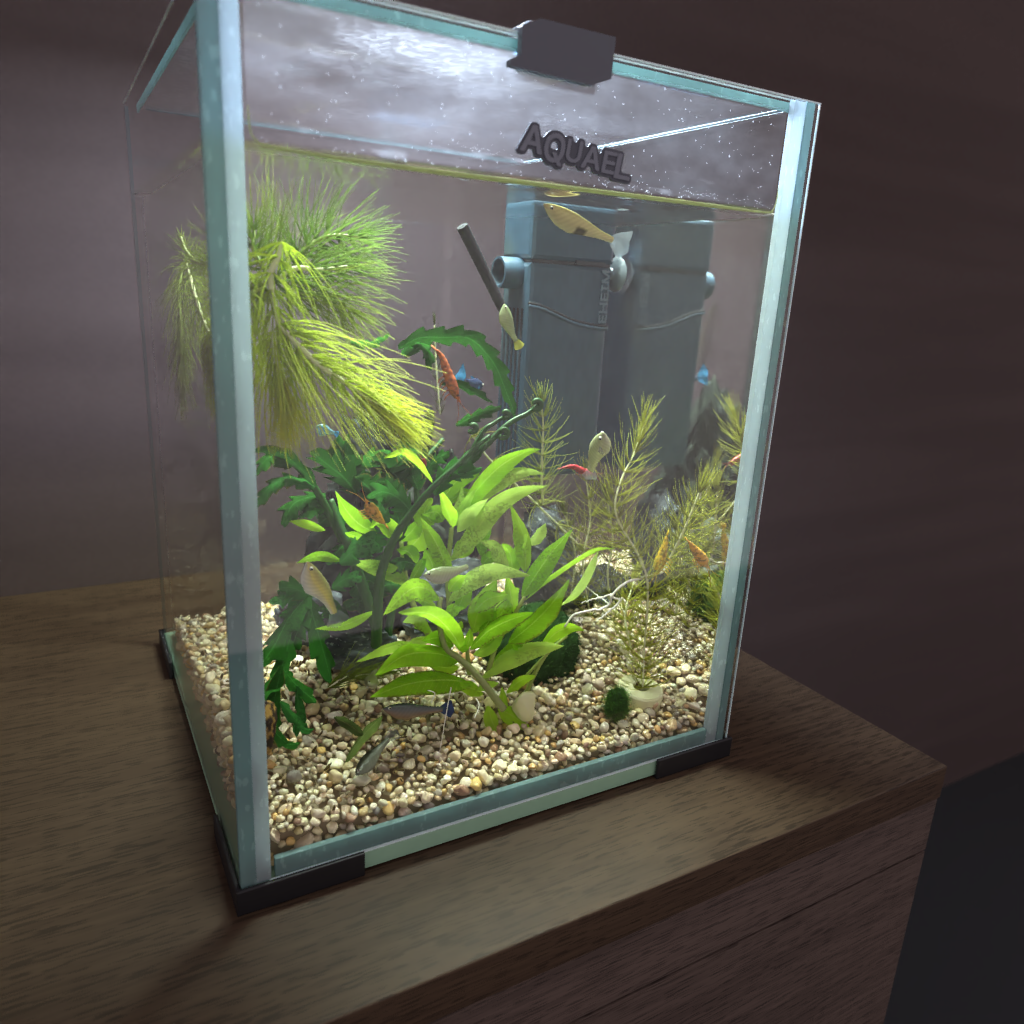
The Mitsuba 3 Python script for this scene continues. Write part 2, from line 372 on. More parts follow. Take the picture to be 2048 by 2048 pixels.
# ------------------------------------------------------------------ gravel
def gz(x, y):
    x, y = np.asarray(x, float), np.asarray(y, float)
    base = np.where(y < .1, .0235 + .24 * y, .0475 - .16 * (y - .1))
    base = np.where(y > .2, .0315 - .12 * (y - .2), base)
    base = base + .010 * np.exp(-((x - .0) / .05) ** 2) * np.exp(-((y - .03) / .06) ** 2)
    base = base + .006 * np.clip((x - .12) / .15, 0, 1) * np.clip(y / .1, 0, 1)
    return base + .004 * (meshkit.fbm(np.stack([x * 14, y * 14, x * 0 + 2], -1), 2, 9) - .5)


grv = thing('gravel_bed', 'bed of mixed cream, grey and tan pebbles in the tank', None, kind='structure')
bxn, byn = 60, 60
gx, gy = np.meshgrid(np.linspace(.0098, .2690, bxn), np.linspace(.0098, .266, byn), indexing='ij')
zt = gz(gx, gy) - .0045
tv = np.stack([gx, gy, zt], -1).reshape(-1, 3)
ii, jj = np.meshgrid(np.arange(bxn - 1), np.arange(byn - 1), indexing='ij')
tq = np.stack([ii * byn + jj, (ii + 1) * byn + jj, (ii + 1) * byn + jj + 1, ii * byn + jj + 1], -1).reshape(-1, 4)
rim_i = np.concatenate([np.arange(bxn) * byn, (bxn - 1) * byn + np.arange(byn), (np.arange(bxn)[::-1]) * byn + byn - 1, np.arange(byn)[::-1]])
low = tv[rim_i].copy(); low[:, 2] = .0118
nb = len(tv); m = len(rim_i); k = np.arange(m)
sq = np.stack([rim_i, rim_i[(k + 1) % m], nb + (k + 1) % m, nb + k], 1)[:, ::-1]
mat('gravel_base', (.24, .19, .11), .8)
part(grv, 'bed', (np.vstack([tv, low]), np.vstack([tq, sq])), 'gravel_base', kind='stuff')

PAL = np.array([(.72, .64, .42), (.66, .58, .38), (.74, .69, .52), (.58, .50, .31), (.50, .43, .28), (.42, .37, .27), (.58, .44, .22), (.50, .31, .12), (.34, .20, .11),
                (.26, .16, .10), (.24, .21, .17), (.36, .32, .25), (.62, .52, .28), (.54, .47, .33), (.64, .45, .16)])
PW = np.array([.16, .15, .12, .13, .10, .06, .07, .04, .03, .02, .03, .04, .07, .08, .03]); PW = PW / PW.sum()
ICO = {n: trimesh.creation.icosphere(n) for n in (1, 2)}
ico_var = {}
for n in (1, 2):
    for s in range(14):
        v = ICO[n].vertices
        k = 1 + .38 * (meshkit.fbm(v * 1.1 + s * 5.1, 2, s) * 2 - 1)
        pl = np.random.default_rng(s).normal(size=(4, 3)); pl /= np.linalg.norm(pl, axis=1, keepdims=True)
        w = v * k[:, None]
        for a in pl:                                   # worn flats
            h = w @ a; w = w - np.maximum(h - .62, 0)[:, None] * a * .75
        ico_var[n, s] = w


def pebble(c, r, n, col):
    s = int(rng.integers(14)); v = ico_var[n, s]
    sc = np.array([1, rng.uniform(.7, 1), rng.uniform(.5, .8)]) * r
    Rm = trimesh.transformations.random_rotation_matrix(rng.random(3))[:3, :3]
    tilt = trimesh.transformations.euler_matrix(rng.normal() * .45, rng.normal() * .45, rng.uniform(0, 6.3))[:3, :3]
    pv = (v @ Rm.T * sc) @ tilt.T + c
    mott = .80 + .40 * meshkit.fbm(v * 2.6 + s + r * 900, 2, s)
    cc = np.clip(col[None] * 1.14 * mott[:, None], 0, .92)
    return pv, ICO[n].faces, cc


def pick_col():
    c = PAL[rng.choice(len(PAL), p=PW)] * rng.uniform(.75, 1.12)
    return np.clip(c * (1 + rng.normal(size=3) * .03), .02, .9)


spots = []                                             # (centre, radius)
def scatter(cs, rmin, rmax, pack=.80, cell=.009):
    grid = {}
    rs = rmin + (rmax - rmin) * rng.random(len(cs)) ** 1.7
    cells = np.floor(cs / cell).astype(int).tolist()
    for c, r, k in zip(cs.tolist(), rs.tolist(), cells):
        ok = True
        for dx in (-1, 0, 1):
            for dy in (-1, 0, 1):
                for dz in (-1, 0, 1):
                    for a, b, e, r2 in grid.get((k[0] + dx, k[1] + dy, k[2] + dz), ()):
                        if (a - c[0]) ** 2 + (b - c[1]) ** 2 + (e - c[2]) ** 2 < (pack * (r + r2)) ** 2: ok = False
            if not ok: break
        if ok:
            grid.setdefault(tuple(k), []).append((*c, r)); spots.append((np.array(c), r))


def samples(n, kind):
    u = rng.random((n, 3)); g = rng.normal(size=n)
    if kind == 'top':
        x, y = .009 + u[:, 0] * .2595, .0085 + .256 * u[:, 1] ** 1.3
        return np.stack([x, y, gz(x, y) - .0012 + g * .0011], 1)
    if kind == 'front':
        x = .010 + u[:, 0] * .258; return np.stack([x, .0078 + u[:, 1] * .001, 0.0135 + u[:, 2] * (gz(x, x * 0 + .008) - .0145)], 1)
    y = .008 + .255 * u[:, 0]; return np.stack([.0080 + u[:, 1] * .001, y, .0145 + u[:, 2] * (gz(y * 0 + .008, y) - .0145)], 1)
scatter(samples(10000, 'front'), .0022, .0049, .78)
scatter(samples(4500, 'left'), .0022, .0045, .8)
scatter(samples(36000, 'top'), .0016, .0048, .74)
near = sorted(range(len(spots)), key=lambda i: -spots[i][1] / np.linalg.norm(spots[i][0] - EYE) * (1 if spots[i][0][0] > .012 else .3))
scene['pebble_stone'] = {'type': 'twosided', 'bsdf': {'type': 'principled', 'base_color': VC, 'roughness': .5, 'specular': .35}}
big, parts_v = set(near[:300]), []
for i in near[:300]:
    v, f, c = pebble(*spots[i], 2, pick_col())
    part(grv, 'pebble', (v, f), 'pebble_stone', smooth=True, color=c)
vs, fs, cs, at = [], [], [], 0
for i in near[300:]:
    v, f, c = pebble(*spots[i], 1 if np.linalg.norm(spots[i][0] - EYE) > .37 else 2, pick_col())
    vs.append(v); fs.append(f + at); cs.append(c); at += len(v)
part(grv, 'loose_pebbles', (np.vstack(vs), np.vstack(fs)), 'pebble_stone', smooth=True, color=np.vstack(cs), kind='stuff')

dm_ = []
for _ in range(420):                                   # plant waste and mulm between the stones
    x_, y_ = rng.uniform(.012, .266), .010 + .17 * rng.random()
    q_ = trimesh.creation.icosphere(1); sc_ = rng.uniform(.0005, .0016)
    v_ = q_.vertices * np.array([sc_ * rng.uniform(1, 2.2), sc_ * .6, sc_ * .3]) @ trimesh.transformations.random_rotation_matrix(rng.random(3))[:3, :3].T
    dm_.append(trimesh.Trimesh(v_ + np.array([x_, y_, float(gz(x_, y_)) + rng.uniform(.0005, .0032)]), q_.faces, process=False))
mat('mulm', (.085, .060, .022), .9, .1)
part(grv, 'debris', cat(dm_), 'mulm', kind='stuff', label='brown specks of plant waste between the pebbles')

# ------------------------------------------------------------------ internal filter
def plastic_col(p, n, uv):
    w = fbm(p.x * 60, p.y * 60, p.z * 40, 3)
    return mix(mix((.026, .060, .098), (.040, .079, .122), w), (.075, .10, .075), smoothstep(.55, .75, fbm(p.x * 25, p.y * 25, p.z * 16, 3)) * .5) * (.88 + .24 * fbm(p.x * 400, p.y * 400, p.z * 120, 2))
mat('filter_plastic', mikit.proc(plastic_col), .42, .45)
mat('filter_dark', (.025, .03, .038), .5, .4)
mat('cup_rubber', (.15, .19, .22), .35, .4)
YF, YB = .1315, .166
XL, XR = float(P(1056, 600, YF)[0]), .2612
ZT, ZB, ZS = .3085, float(P(1215, 945, YF)[2]), float(P(1140, 526, YF)[2])
flt = thing('internal_filter', 'dark blue grey filter hanging on the right pane with suction cups', 'filter')
part(flt, 'canister', bx(XL + .0006, XR - .0006, YF + .0006, YB, ZB, ZS - .0006, .003), 'filter_plastic')
part(flt, 'motor_head', bx(XL, XR, YF, YB + .001, ZS + .0004, ZT, .003), 'filter_plastic')
part(flt, 'seam', bx(XL + .002, XR - .002, YF + .0016, YB - .002, ZS - .0012, ZS + .001), 'filter_dark')
a, b = P(1152, 524, YF), P(1210, 527, YF)
part(flt, 'latch', bx(a[0], b[0], YF - .0004, YF + .002, ZS - .0004, ZS + .0018), 'filter_dark')
oz = float(P(1013, 545, .146)[2]); ox0, ox1, orad = float(P(999, 545, .146)[0]), XL + .003, .0092
ring = trimesh.creation.annulus(orad - .0014, orad, ox1 - ox0); ring.apply_transform(trimesh.transformations.rotation_matrix(math.pi / 2, [0, 1, 0])); ring.apply_translation(((ox0 + ox1) / 2, .148, oz))
part(flt, 'outlet', ring, 'filter_plastic', smooth=40)
pl = trimesh.creation.cylinder(orad - .0012, .002, 32); pl.apply_transform(trimesh.transformations.rotation_matrix(math.pi / 2, [0, 1, 0])); pl.apply_translation((ox1 - .004, .148, oz))
part(flt, 'outlet_plug', pl, 'filter_dark')
swo = [P(1058, 612, YF), P(1085, 618, YF), P(1115, 632, YF), P(1150, 647, YF), P(1190, 656, YF), P(1222, 658, YF)]
part(flt, 'ridge', tube([(min(max(q[0], XL + .001), XR - .001), YF + .0003, q[2]) for q in swo], .0011, 8, 40), 'filter_plastic', smooth=True)
part(flt, 'ridge_groove', tube([(min(max(q[0], XL + .001), XR - .001), YF + .0007, q[2] + .0017) for q in swo], .0010, 8, 40), 'filter_dark', smooth=True)
for k in range(5):
    zz0, zz1 = ZB + .012, ZS - .028
    yy = YF + .006 + k * .0052
    part(flt, 'intake_slot', bx(XL + .0002, XL + .0012, yy, yy + .0022, zz0, zz1), 'filter_dark')
tm = meshkit.text_mesh('EHEIM', .0056, .0007, True)
tb = tm.bounds; tm.apply_translation((-tb[0][0], -tb[0][1], 0)); L = tb[1][0] - tb[0][0]
q0, q1 = P(1213, 646, YF), P(1213, 541, YF)
tm.apply_scale((abs(q1[2] - q0[2]) / L, 1, 1))
tm.apply_transform(np.array([[0, -1, 0, 0], [0, 0, -1, 0], [1, 0, 0, 0], [0, 0, 0, 1.]]))
tm.apply_translation((XR - .0028, YF + .0001, float(q0[2])))
mat('filter_letter', (.10, .16, .21), .4, .5)
part(flt, 'lettering', tm, 'filter_letter', label='raised lettering running up the front edge')
for dz in (0.0,):
    cz = float(P(1252, 550, .137)[2]) + dz
    prof = np.array([(.0001, -.0004), (.0035, -.0004), (.0040, .0014), (.0080, .0030), (.0106, .0052), (.0110, .0060), (.0102, .0059), (.0070, .0040), (.0030, .0028), (.0001, .0026)])
    cup = trimesh.creation.revolve(prof, sections=36); cup.apply_transform(trimesh.transformations.rotation_matrix(math.pi / 2, [0, 1, 0])); cup.apply_translation((.2630, .139, cz))
    part(flt, 'suction_cup', cup, 'cup_rubber', smooth=40)
    part(flt, 'cup_stem', tube([(XR - .003, .142, cz), (.2632, .139, cz)], .003, 12), 'filter_plastic', smooth=40)
rod = [P(924, 452, .098), P(1014, 636, .104)]
solo('airline_rod', tube([rod[0], rod[1]], [.0031, .0027], 12), 'filter_dark', 'dark slanting rod in the water left of the filter', 'rod', smooth=40)

# ------------------------------------------------------------------ plants: leaves and needles
VIEW = lambda p: (p - EYE) / np.linalg.norm(p - EYE)


def leaf_mesh(pts, Y0, Y1, hw, lid, roll=0., fold=.25, wave=.06, prof='lance', bulge=0., nv=22, nu=7, teeth=0, seed=0, up=True):
    """pts: pixels from the foot of the leaf to its tip; the leaf runs from depth Y0 to Y1. Returns mesh, uv."""
    r = np.random.default_rng(seed)
    n = len(pts); ys = np.interp(np.linspace(0, 1, n), [0, .5, 1], [Y0, (Y0 + Y1) / 2 - bulge, Y1])
    c = spline([P(x, y, yy) for (x, y), yy in zip(pts, ys)], nv)
    w0 = hw * mmpx(pts[n // 2][0], pts[n // 2][1], (Y0 + Y1) / 2)
    t = np.linspace(0, 1, nv)
    if prof == 'lance': w = np.sin(np.pi * t ** .84) ** .92
    elif prof == 'ovate': w = np.sin(np.pi * t ** .66) ** .7
    elif prof == 'strap': w = np.minimum(1, np.minimum(t * 5 + .25, (1 - t) * 3.5)) ** .8
    else: w = np.sin(np.pi * t ** .9) ** .6
    w = w + .03
    w[-1] = .02
    tg = np.gradient(c, axis=0); tg /= np.linalg.norm(tg, axis=1, keepdims=True) + 1e-12
    vw = np.array([VIEW(q) for q in c])
    sd = np.cross(tg, vw); sd /= np.linalg.norm(sd, axis=1, keepdims=True) + 1e-12
    nm = np.cross(sd, tg)
    if up:                                              # leaf blades turn their face to the light above
        best = max((-.62, .62), key=lambda a: abs(float(np.mean((nm * math.cos(a) - sd * math.sin(a))[:, 2]))))
        roll = best + roll * .5; w = w * .90 / max(math.cos(roll), .62)
    rl = roll + .25 * np.sin(t * 3 + seed)
    side = sd * np.cos(rl)[:, None] + nm * np.sin(rl)[:, None]; nor = np.cross(side, tg)
    s = np.linspace(-1, 1, nu)
    V = np.zeros((nv, nu, 3)); UV = np.zeros((nv, nu, 2))
    ph = r.uniform(0, 6.3, 4)
    for j, sj in enumerate(s):
        ww = w.copy()
        adv = np.zeros(nv)
        if teeth:
            fr = (t * teeth + .5 * (sj > 0)) % 1
            lob = np.where(fr < .72, fr / .72, (1 - fr) / .28)
            amt = .46 * min(1., abs(sj) * 1.1) ** 1.2
            ww = w * (1 - amt + amt * lob * 1.15)
            adv = w * lob * abs(sj) * .45
        lift = fold * abs(sj) ** 1.3 * w + wave * np.sin(t * 13 + ph[0] + sj * 1.5) * abs(sj) + .5 * wave * np.sin(t * 23 + ph[1]) * abs(sj)
        V[:, j] = c + side * (sj * ww * w0)[:, None] + nor * (lift * w0)[:, None] + tg * (adv * w0)[:, None]
        UV[:, j, 0] = lid + .5 + .46 * sj; UV[:, j, 1] = t
    ii, jj = np.meshgrid(np.arange(nv - 1), np.arange(nu - 1), indexing='ij')
    q = np.stack([ii * nu + jj, (ii + 1) * nu + jj, (ii + 1) * nu + jj + 1, ii * nu + jj + 1], -1).reshape(-1, 4)
    return (V.reshape(-1, 3), q), UV.reshape(-1, 2)


def leaf_fn(dark, mid, pale, rib, spk, spk_amt):
    def fn(p, n, uv):
        i = dr.floor(uv.x); s = uv.x - i - .5; v = uv.y
        r1, r2, r3 = cell_rand(i, 1, 2), cell_rand(i, 5, 3), cell_rand(i, 9, 1)
        base = mix(mix(dark, mid, smoothstep(.0, .6, r1)), pale, smoothstep(.62, 1., r1) * .8)
        cloud = fbm(p.x * 140, p.y * 140, p.z * 140, 3)
        base = base * (.80 + .42 * cloud)
        vein = dr.abs(dr.sin((v * 9 - dr.abs(s) * 2.2) * 6.283))
        base = mix(base, rib, (1 - smoothstep(0.0, .16, vein)) * .30)
        base = mix(base, rib, (1 - smoothstep(.012, .035, dr.abs(s))) * .50)
        sp = fbm(p.x * 900, p.y * 900, p.z * 900, 2)
        patch = smoothstep(.55, .80, fbm(p.x * 90 + 5, p.y * 90, p.z * 90, 2) + (r2 - .5) * .5)
        worn = smoothstep(.36, .47, dr.abs(s) + (sp - .5) * .22) * smoothstep(.72, .9, r3)
        base = mix(base, (.20, .15, .04), worn * .7)
        return mix(base, spk, smoothstep(.50, .60, sp) * patch * spk_amt)
    return mikit.proc(fn)


thin('leaf_bright', leaf_fn((.27, .57, .02), (.44, .76, .035), (.58, .78, .20), (.64, .84, .18), (.14, .28, .03), .40), 1.2, .42)
thin('leaf_dark', leaf_fn((.018, .085, .010), (.026, .12, .016), (.040, .18, .034), (.06, .22, .05), (.012, .04, .010), .5), .65, .38)
thin('leaf_old', leaf_fn((.05, .08, .02), (.10, .14, .03), (.16, .18, .05), (.2, .2, .08), (.03, .03, .012), .8), .6, .5)
mat('stem_green', (.30, .38, .08), .5); mat('stem_brown', (.24, .28, .09), .5); mat('stem_dark', (.022, .095, .016), .5)
mat('stem_pale', (.72, .74, .46), .5); mat('root_white', (.85, .83, .74), .5)

LID = [0]
def TA(l): return [(250 + x / 3.22, 850 + y / 3.22) for x, y in l]
def TB(l): return [(650 + x / 3.22, 850 + y / 3.22) for x, y in l]
def TC(l): return [(1050 + x / 3.22, 850 + y / 3.22) for x, y in l]
def TD(l): return [(700 + x / 3.22, 1250 + y / 3.22) for x, y in l]
def TE(l): return [(250 + x / 3.22, 1300 + y / 3.22) for x, y in l]
def TF(l): return [(250 + x / 3.22, 400 + y / 3.22) for x, y in l]
def TG(l): return [(750 + x / 3.22, 400 + y / 3.22) for x, y in l]
def TH(l): return [(1100 + x / 3.22, 400 + y / 3.22) for x, y in l]


def leaf(plant, pts, hw, Y0, Y1, mt, **kw):
    LID[0] += 1
    m_, uv = leaf_mesh(pts, Y0, Y1, hw / 3.22, LID[0], seed=LID[0], **kw)
    part(plant, 'leaf', m_, mt, smooth=True, uv=uv)


def stem(plant, pts, Ys, r0, r1, mt, sides=8, n=40, name='stem'):
    ys = np.interp(np.linspace(0, 1, len(pts)), np.linspace(0, 1, len(Ys)), Ys)
    part(plant, name, tube([P(x, y, yy) for (x, y), yy in zip(pts, ys)], [r0, r1], sides, n), mt, smooth=True)


# the bright broad-leaved plant in the middle
br = thing('broadleaf_plant', 'bright lime green broad-leaved plant in the middle of the tank', 'plant')
stem(br, TB([(1150, 1830), (1050, 1700), (950, 1580), (860, 1500), (780, 1440), (745, 1330), (735, 1180), (745, 1110)]), [.034, .05, .058], .0022, .0013, 'stem_brown')
stem(br, TB([(760, 1420), (660, 1340), (570, 1160), (530, 1030), (505, 900), (490, 750)]), [.062, .085, .095], .0018, .0012, 'stem_green')
stem(br, TB([(1030, 1660), (1090, 1450), (1130, 1370), (1200, 1250), (1285, 1105)]), [.052, .05], .0016, .0010, 'stem_green')
stem(br, TB([(1265, 1830), (1330, 1640), (1430, 1470), (1560, 1355)]), [.058, .05], .0017, .0008, 'stem_green')
stem(br, TB([(1290, 1620), (1400, 1500), (1470, 1440)]), [.056, .05], .0010, .0006, 'stem_green')
stem(br, TB([(790, 1440), (800, 1200), (790, 950), (815, 660)]), [.064, .078], .0018, .0012, 'stem_green')
stem(br, TB([(930, 1600), (918, 1500), (915, 1440)]), [.053, .05], .0015, .001, 'stem_green')
B = 'leaf_bright'
for pts, hw, y0, y1, kw in (
    ([(690, 370), (600, 260), (510, 180), (430, 195), (378, 212)], 34, .085, .072, dict(roll=.3)),
    ([(835, 650), (950, 450), (1120, 270), (1280, 178), (1385, 155)], 62, .078, .066, dict(roll=.2)),
    ([(850, 640), (1000, 440), (1180, 330), (1310, 298), (1418, 318)], 56, .076, .060, dict()),
    ([(800, 880), (950, 710), (1060, 560), (1220, 440), (1440, 385)], 68, .068, .052, dict(roll=-.2)),
    ([(822, 660), (775, 520), (728, 395)], 46, .076, .070, dict(roll=.5)),
    ([(840, 645), (900, 510), (968, 412)], 42, .076, .072, dict(roll=-.5)),
    ([(760, 470), (860, 350), (995, 308)], 62, .09, .092, dict(prof='ovate')),
    ([(790, 500), (870, 445), (965, 420)], 40, .088, .086, dict()),
    ([(1290, 945), (1290, 770), (1250, 630), (1195, 518)], 72, .060, .070, dict(roll=-.2)),
    ([(1180, 960), (1145, 860), (1085, 775), (1000, 752)], 62, .058, .062, dict()),
    ([(1265, 1110), (1350, 975), (1450, 830), (1592, 668)], 70, .052, .044, dict(roll=-.1)),
    ([(1180, 1402), (1310, 1300), (1450, 1160), (1572, 992)], 86, .048, .040, dict(roll=.15)),
    ([(1285, 1130), (1420, 1000), (1640, 850), (1760, 795), (1872, 796)], 26, .050, .046, dict(roll=.5)),
    ([(1505, 1170), (1600, 1085), (1680, 970), (1758, 812)], 34, .062, .060, dict(roll=.5)),
    ([(800, 980), (765, 870), (700, 730), (608, 588)], 68, .058, .066, dict(roll=.2)),
    ([(795, 1140), (930, 1010), (1100, 940), (1320, 968)], 62, .056, .044, dict(roll=-.25)),
    ([(950, 1340), (985, 1210), (1035, 1100), (1110, 985)], 82, .064, .062, dict(roll=.25)),
    ([(745, 1122), (640, 1050), (540, 1065), (372, 1225)], 66, .058, .044, dict()),
    ([(890, 1465), (800, 1320), (670, 1215), (472, 1208)], 74, .052, .040, dict(roll=-.15)),
    ([(932, 1445), (1050, 1325), (1180, 1258), (1340, 1205)], 68, .050, .042, dict(roll=.1)),
    ([(995, 1640), (1150, 1520), (1340, 1440), (1538, 1420)], 60, .050, .042, dict(roll=.2)),
    ([(1385, 1440), (1490, 1335), (1590, 1300), (1668, 1322)], 42, .050, .046, dict()),
    ([(862, 1515), (720, 1470), (520, 1480), (322, 1612)], 92, .054, .036, dict(roll=.1)),
    ([(960, 1665), (780, 1640), (540, 1665), (290, 1752)], 82, .050, .034, dict(roll=-.1)),
    ([(1020, 1730), (930, 1690), (830, 1675)], 42, .046, .044, dict()),
    ([(975, 1705), (1045, 1670), (1118, 1662)], 34, .046, .042, dict()),
    ([(1165, 1725), (1250, 1650), (1358, 1612)], 38, .050, .046, dict()),
    ([(1165, 1850), (1150, 1760), (1140, 1688)], 40, .040, .044, dict()),
    ([(540, 1040), (430, 965), (300, 915), (150, 872)], 54, .085, .070, dict(roll=.2)),
    ([(330, 700), (210, 630), (130, 540), (66, 425)], 62, .082, .078, dict(roll=-.1)),
    ([(450, 745), (400, 660), (340, 630), (290, 655)], 72, .085, .076, dict(prof='ovate')),
    ([(260, 755), (190, 715), (128, 692)], 34, .09, .086, dict()),
    ([(490, 745), (560, 680), (618, 600)], 52, .09, .09, dict(roll=.4)),
    ([(530, 805), (600, 730), (648, 640)], 66, .095, .095, dict(roll=.3)),
    ([(540, 1025), (600, 930), (655, 822)], 32, .08, .076, dict()),
    ([(795, 1070), (850, 1000), (915, 965)], 44, .056, .052, dict()),
    ([(765, 1245), (830, 1170), (930, 1132)], 48, .062, .06, dict(roll=.3)),
    ([(725, 1180), (640, 1135), (575, 1128)], 30, .064, .06, dict()),
    ([(912, 1435), (930, 1375), (930, 1308)], 30, .050, .048, dict(prof='ovate')),
    ([(885, 1465), (905, 1440), (928, 1425)], 26, .050, .046, dict()),
    ([(672, 1365), (600, 1385), (518, 1420)], 42, .07, .066, dict()),
    ([(660, 1300), (610, 1300), (574, 1306)], 20, .07, .07, dict()),
    ([(1208, 950), (1190, 830), (1140, 762)], 54, .066, .068, dict(prof='ovate')),
    ([(1320, 775), (1375, 700), (1420, 630)], 50, .072, .074, dict()),
    ([(1065, 1210), (1150, 1110), (1250, 1050)], 70, .066, .066, dict(roll=.3)),
    ([(990, 1350), (1050, 1270), (1100, 1195)], 52, .058, .058, dict()),
    ([(1100, 1250), (1150, 1190), (1192, 1115)], 50, .056, .056, dict()),
    ([(1212, 1205), (1195, 1090), (1165, 950)], 36, .054, .054, dict(roll=.4)),
    ([(1195, 1480), (1222, 1440), (1208, 1402)], 20, .05, .05, dict()),
    ([(960, 720), (880, 800), (820, 860)], 60, .08, .08, dict(roll=.4)),
    ([(700, 640), (640, 560), (690, 470)], 70, .088, .09, dict(prof='ovate')),
    ([(760, 620), (720, 560), (620, 575)], 60, .086, .088, dict(prof='ovate')),
    ([(1010, 900), (1060, 850), (1100, 880)], 50, .064, .062, dict(prof='ovate')),
    ([(880, 1260), (850, 1300), (800, 1310)], 36, .062, .06, dict()),
    ([(850, 690), (930, 560), (1050, 470)], 48, .07, .066, dict(roll=.3)),
    ([(1000, 840), (1010, 740), (1070, 660)], 50, .07, .07, dict()),
    ([(1230, 900), (1240, 800), (1300, 700)], 44, .066, .064, dict()),
    ([(1300, 1080), (1390, 940), (1420, 850)], 40, .056, .052, dict()),
    ([(700, 1010), (690, 900), (640, 800)], 56, .074, .074, dict()),
    ([(960, 1200), (1050, 1120), (1180, 1090)], 54, .058, .052, dict()),
    ([(850, 1200), (900, 1080), (960, 1010)], 52, .06, .058, dict()),
    ([(690, 1330), (590, 1250), (500, 1270)], 46, .066, .06, dict()),
    ([(830, 1420), (740, 1370), (620, 1390)], 50, .058, .05, dict()),
    ([(950, 1480), (1050, 1430), (1150, 1330)], 48, .054, .05, dict()),
    ([(860, 1560), (760, 1560), (640, 1530)], 44, .056, .052, dict()),
    ([(1060, 1560), (1180, 1470), (1290, 1330)], 50, .056, .05, dict()),
    ([(580, 900), (540, 820), (460, 800)], 48, .088, .084, dict()),
    ([(810, 640), (860, 540), (880, 400)], 46, .08, .08, dict()),
): leaf(br, TB(pts), hw, y0, y1, B, **kw)
for pts, hw, y0, y1, kw in (
    ([(1292, 676), (1180, 640), (1055, 618)], 30, .09, .08, dict()),
    ([(1395, 872), (1250, 842), (1102, 888)], 34, .088, .076, dict(roll=.3)),
    ([(1610, 1195), (1420, 1285), (1222, 1312)], 34, .08, .066, dict(roll=.2)),
    ([(1850, 1400), (1700, 1430), (1490, 1526)], 44, .064, .056, dict()),
): leaf(br, TA(pts), hw, y0, y1, B, **kw)
for pts, hw, y0, y1, kw in (
    ([(885, 520), (915, 620), (968, 730)], 44, .042, .034, dict()),
    ([(950, 540), (1050, 585), (1170, 672)], 60, .042, .032, dict(roll=-.1)),
): leaf(br, TD(pts), hw, y0, y1, B, **kw)

# the dark lobed plant behind and left of it
dk = thing('dark_fern_plant', 'deep green plant with toothed lobed leaves on the left side', 'plant')
stem(dk, TB([(330, 1420), (335, 1250), (355, 980), (440, 740), (560, 560), (700, 395), (860, 250), (960, 150), (1060, 70)]), [.075, .062, .046, .044], .0030, .0012, 'stem_dark')
stem(dk, TB([(330, 1300), (230, 1000), (160, 800), (90, 640), (30, 480)]), [.085, .09, .1], .0030, .0022, 'stem_dark')
stem(dk, TA([(1420, 780), (1330, 600), (1215, 395), (1080, 240), (960, 180)]), [.1, .095, .085], .0026, .0014, 'stem_dark')
stem(dk, TB([(390, 1500), (430, 1200), (520, 900), (590, 600), (600, 300), (760, 90)]), [.1, .11, .12], .0026, .0014, 'stem_dark')
stem(dk, TG([(560, 1750), (690, 1500), (760, 1440), (830, 1395)]), [.052, .05], .0018, .0010, 'stem_dark')
stem(dk, TG([(545, 1720), (690, 1600), (860, 1440), (980, 1375), (1050, 1320)]), [.052, .05, .048], .0020, .0012, 'stem_dark')
def curl(cx, cy, r, Y, a0, a1):
    return tube([P(cx + r * (1 - .55 * k / 15) * math.cos(a0 + (a1 - a0) * k / 15), cy - r * (1 - .55 * k / 15) * math.sin(a0 + (a1 - a0) * k / 15), Y + .0006 * k / 15) for k in range(16)], [.0013, .0017, .0010], 8)
for cx, cy, r, a0 in ((1072, 808, 12, -2.2), (1006, 865, 11, -2.4), (945, 855, 9, -2.4), (1010, 828, 8, -2.2)):
    part(dk, 'curled_tip', curl(cx, cy, r, .047, a0, a0 + 5.2), 'leaf_dark' if False else 'stem_dark', smooth=True)
K = 'leaf_dark'
DK = dict(prof='strap', nv=60, nu=9)
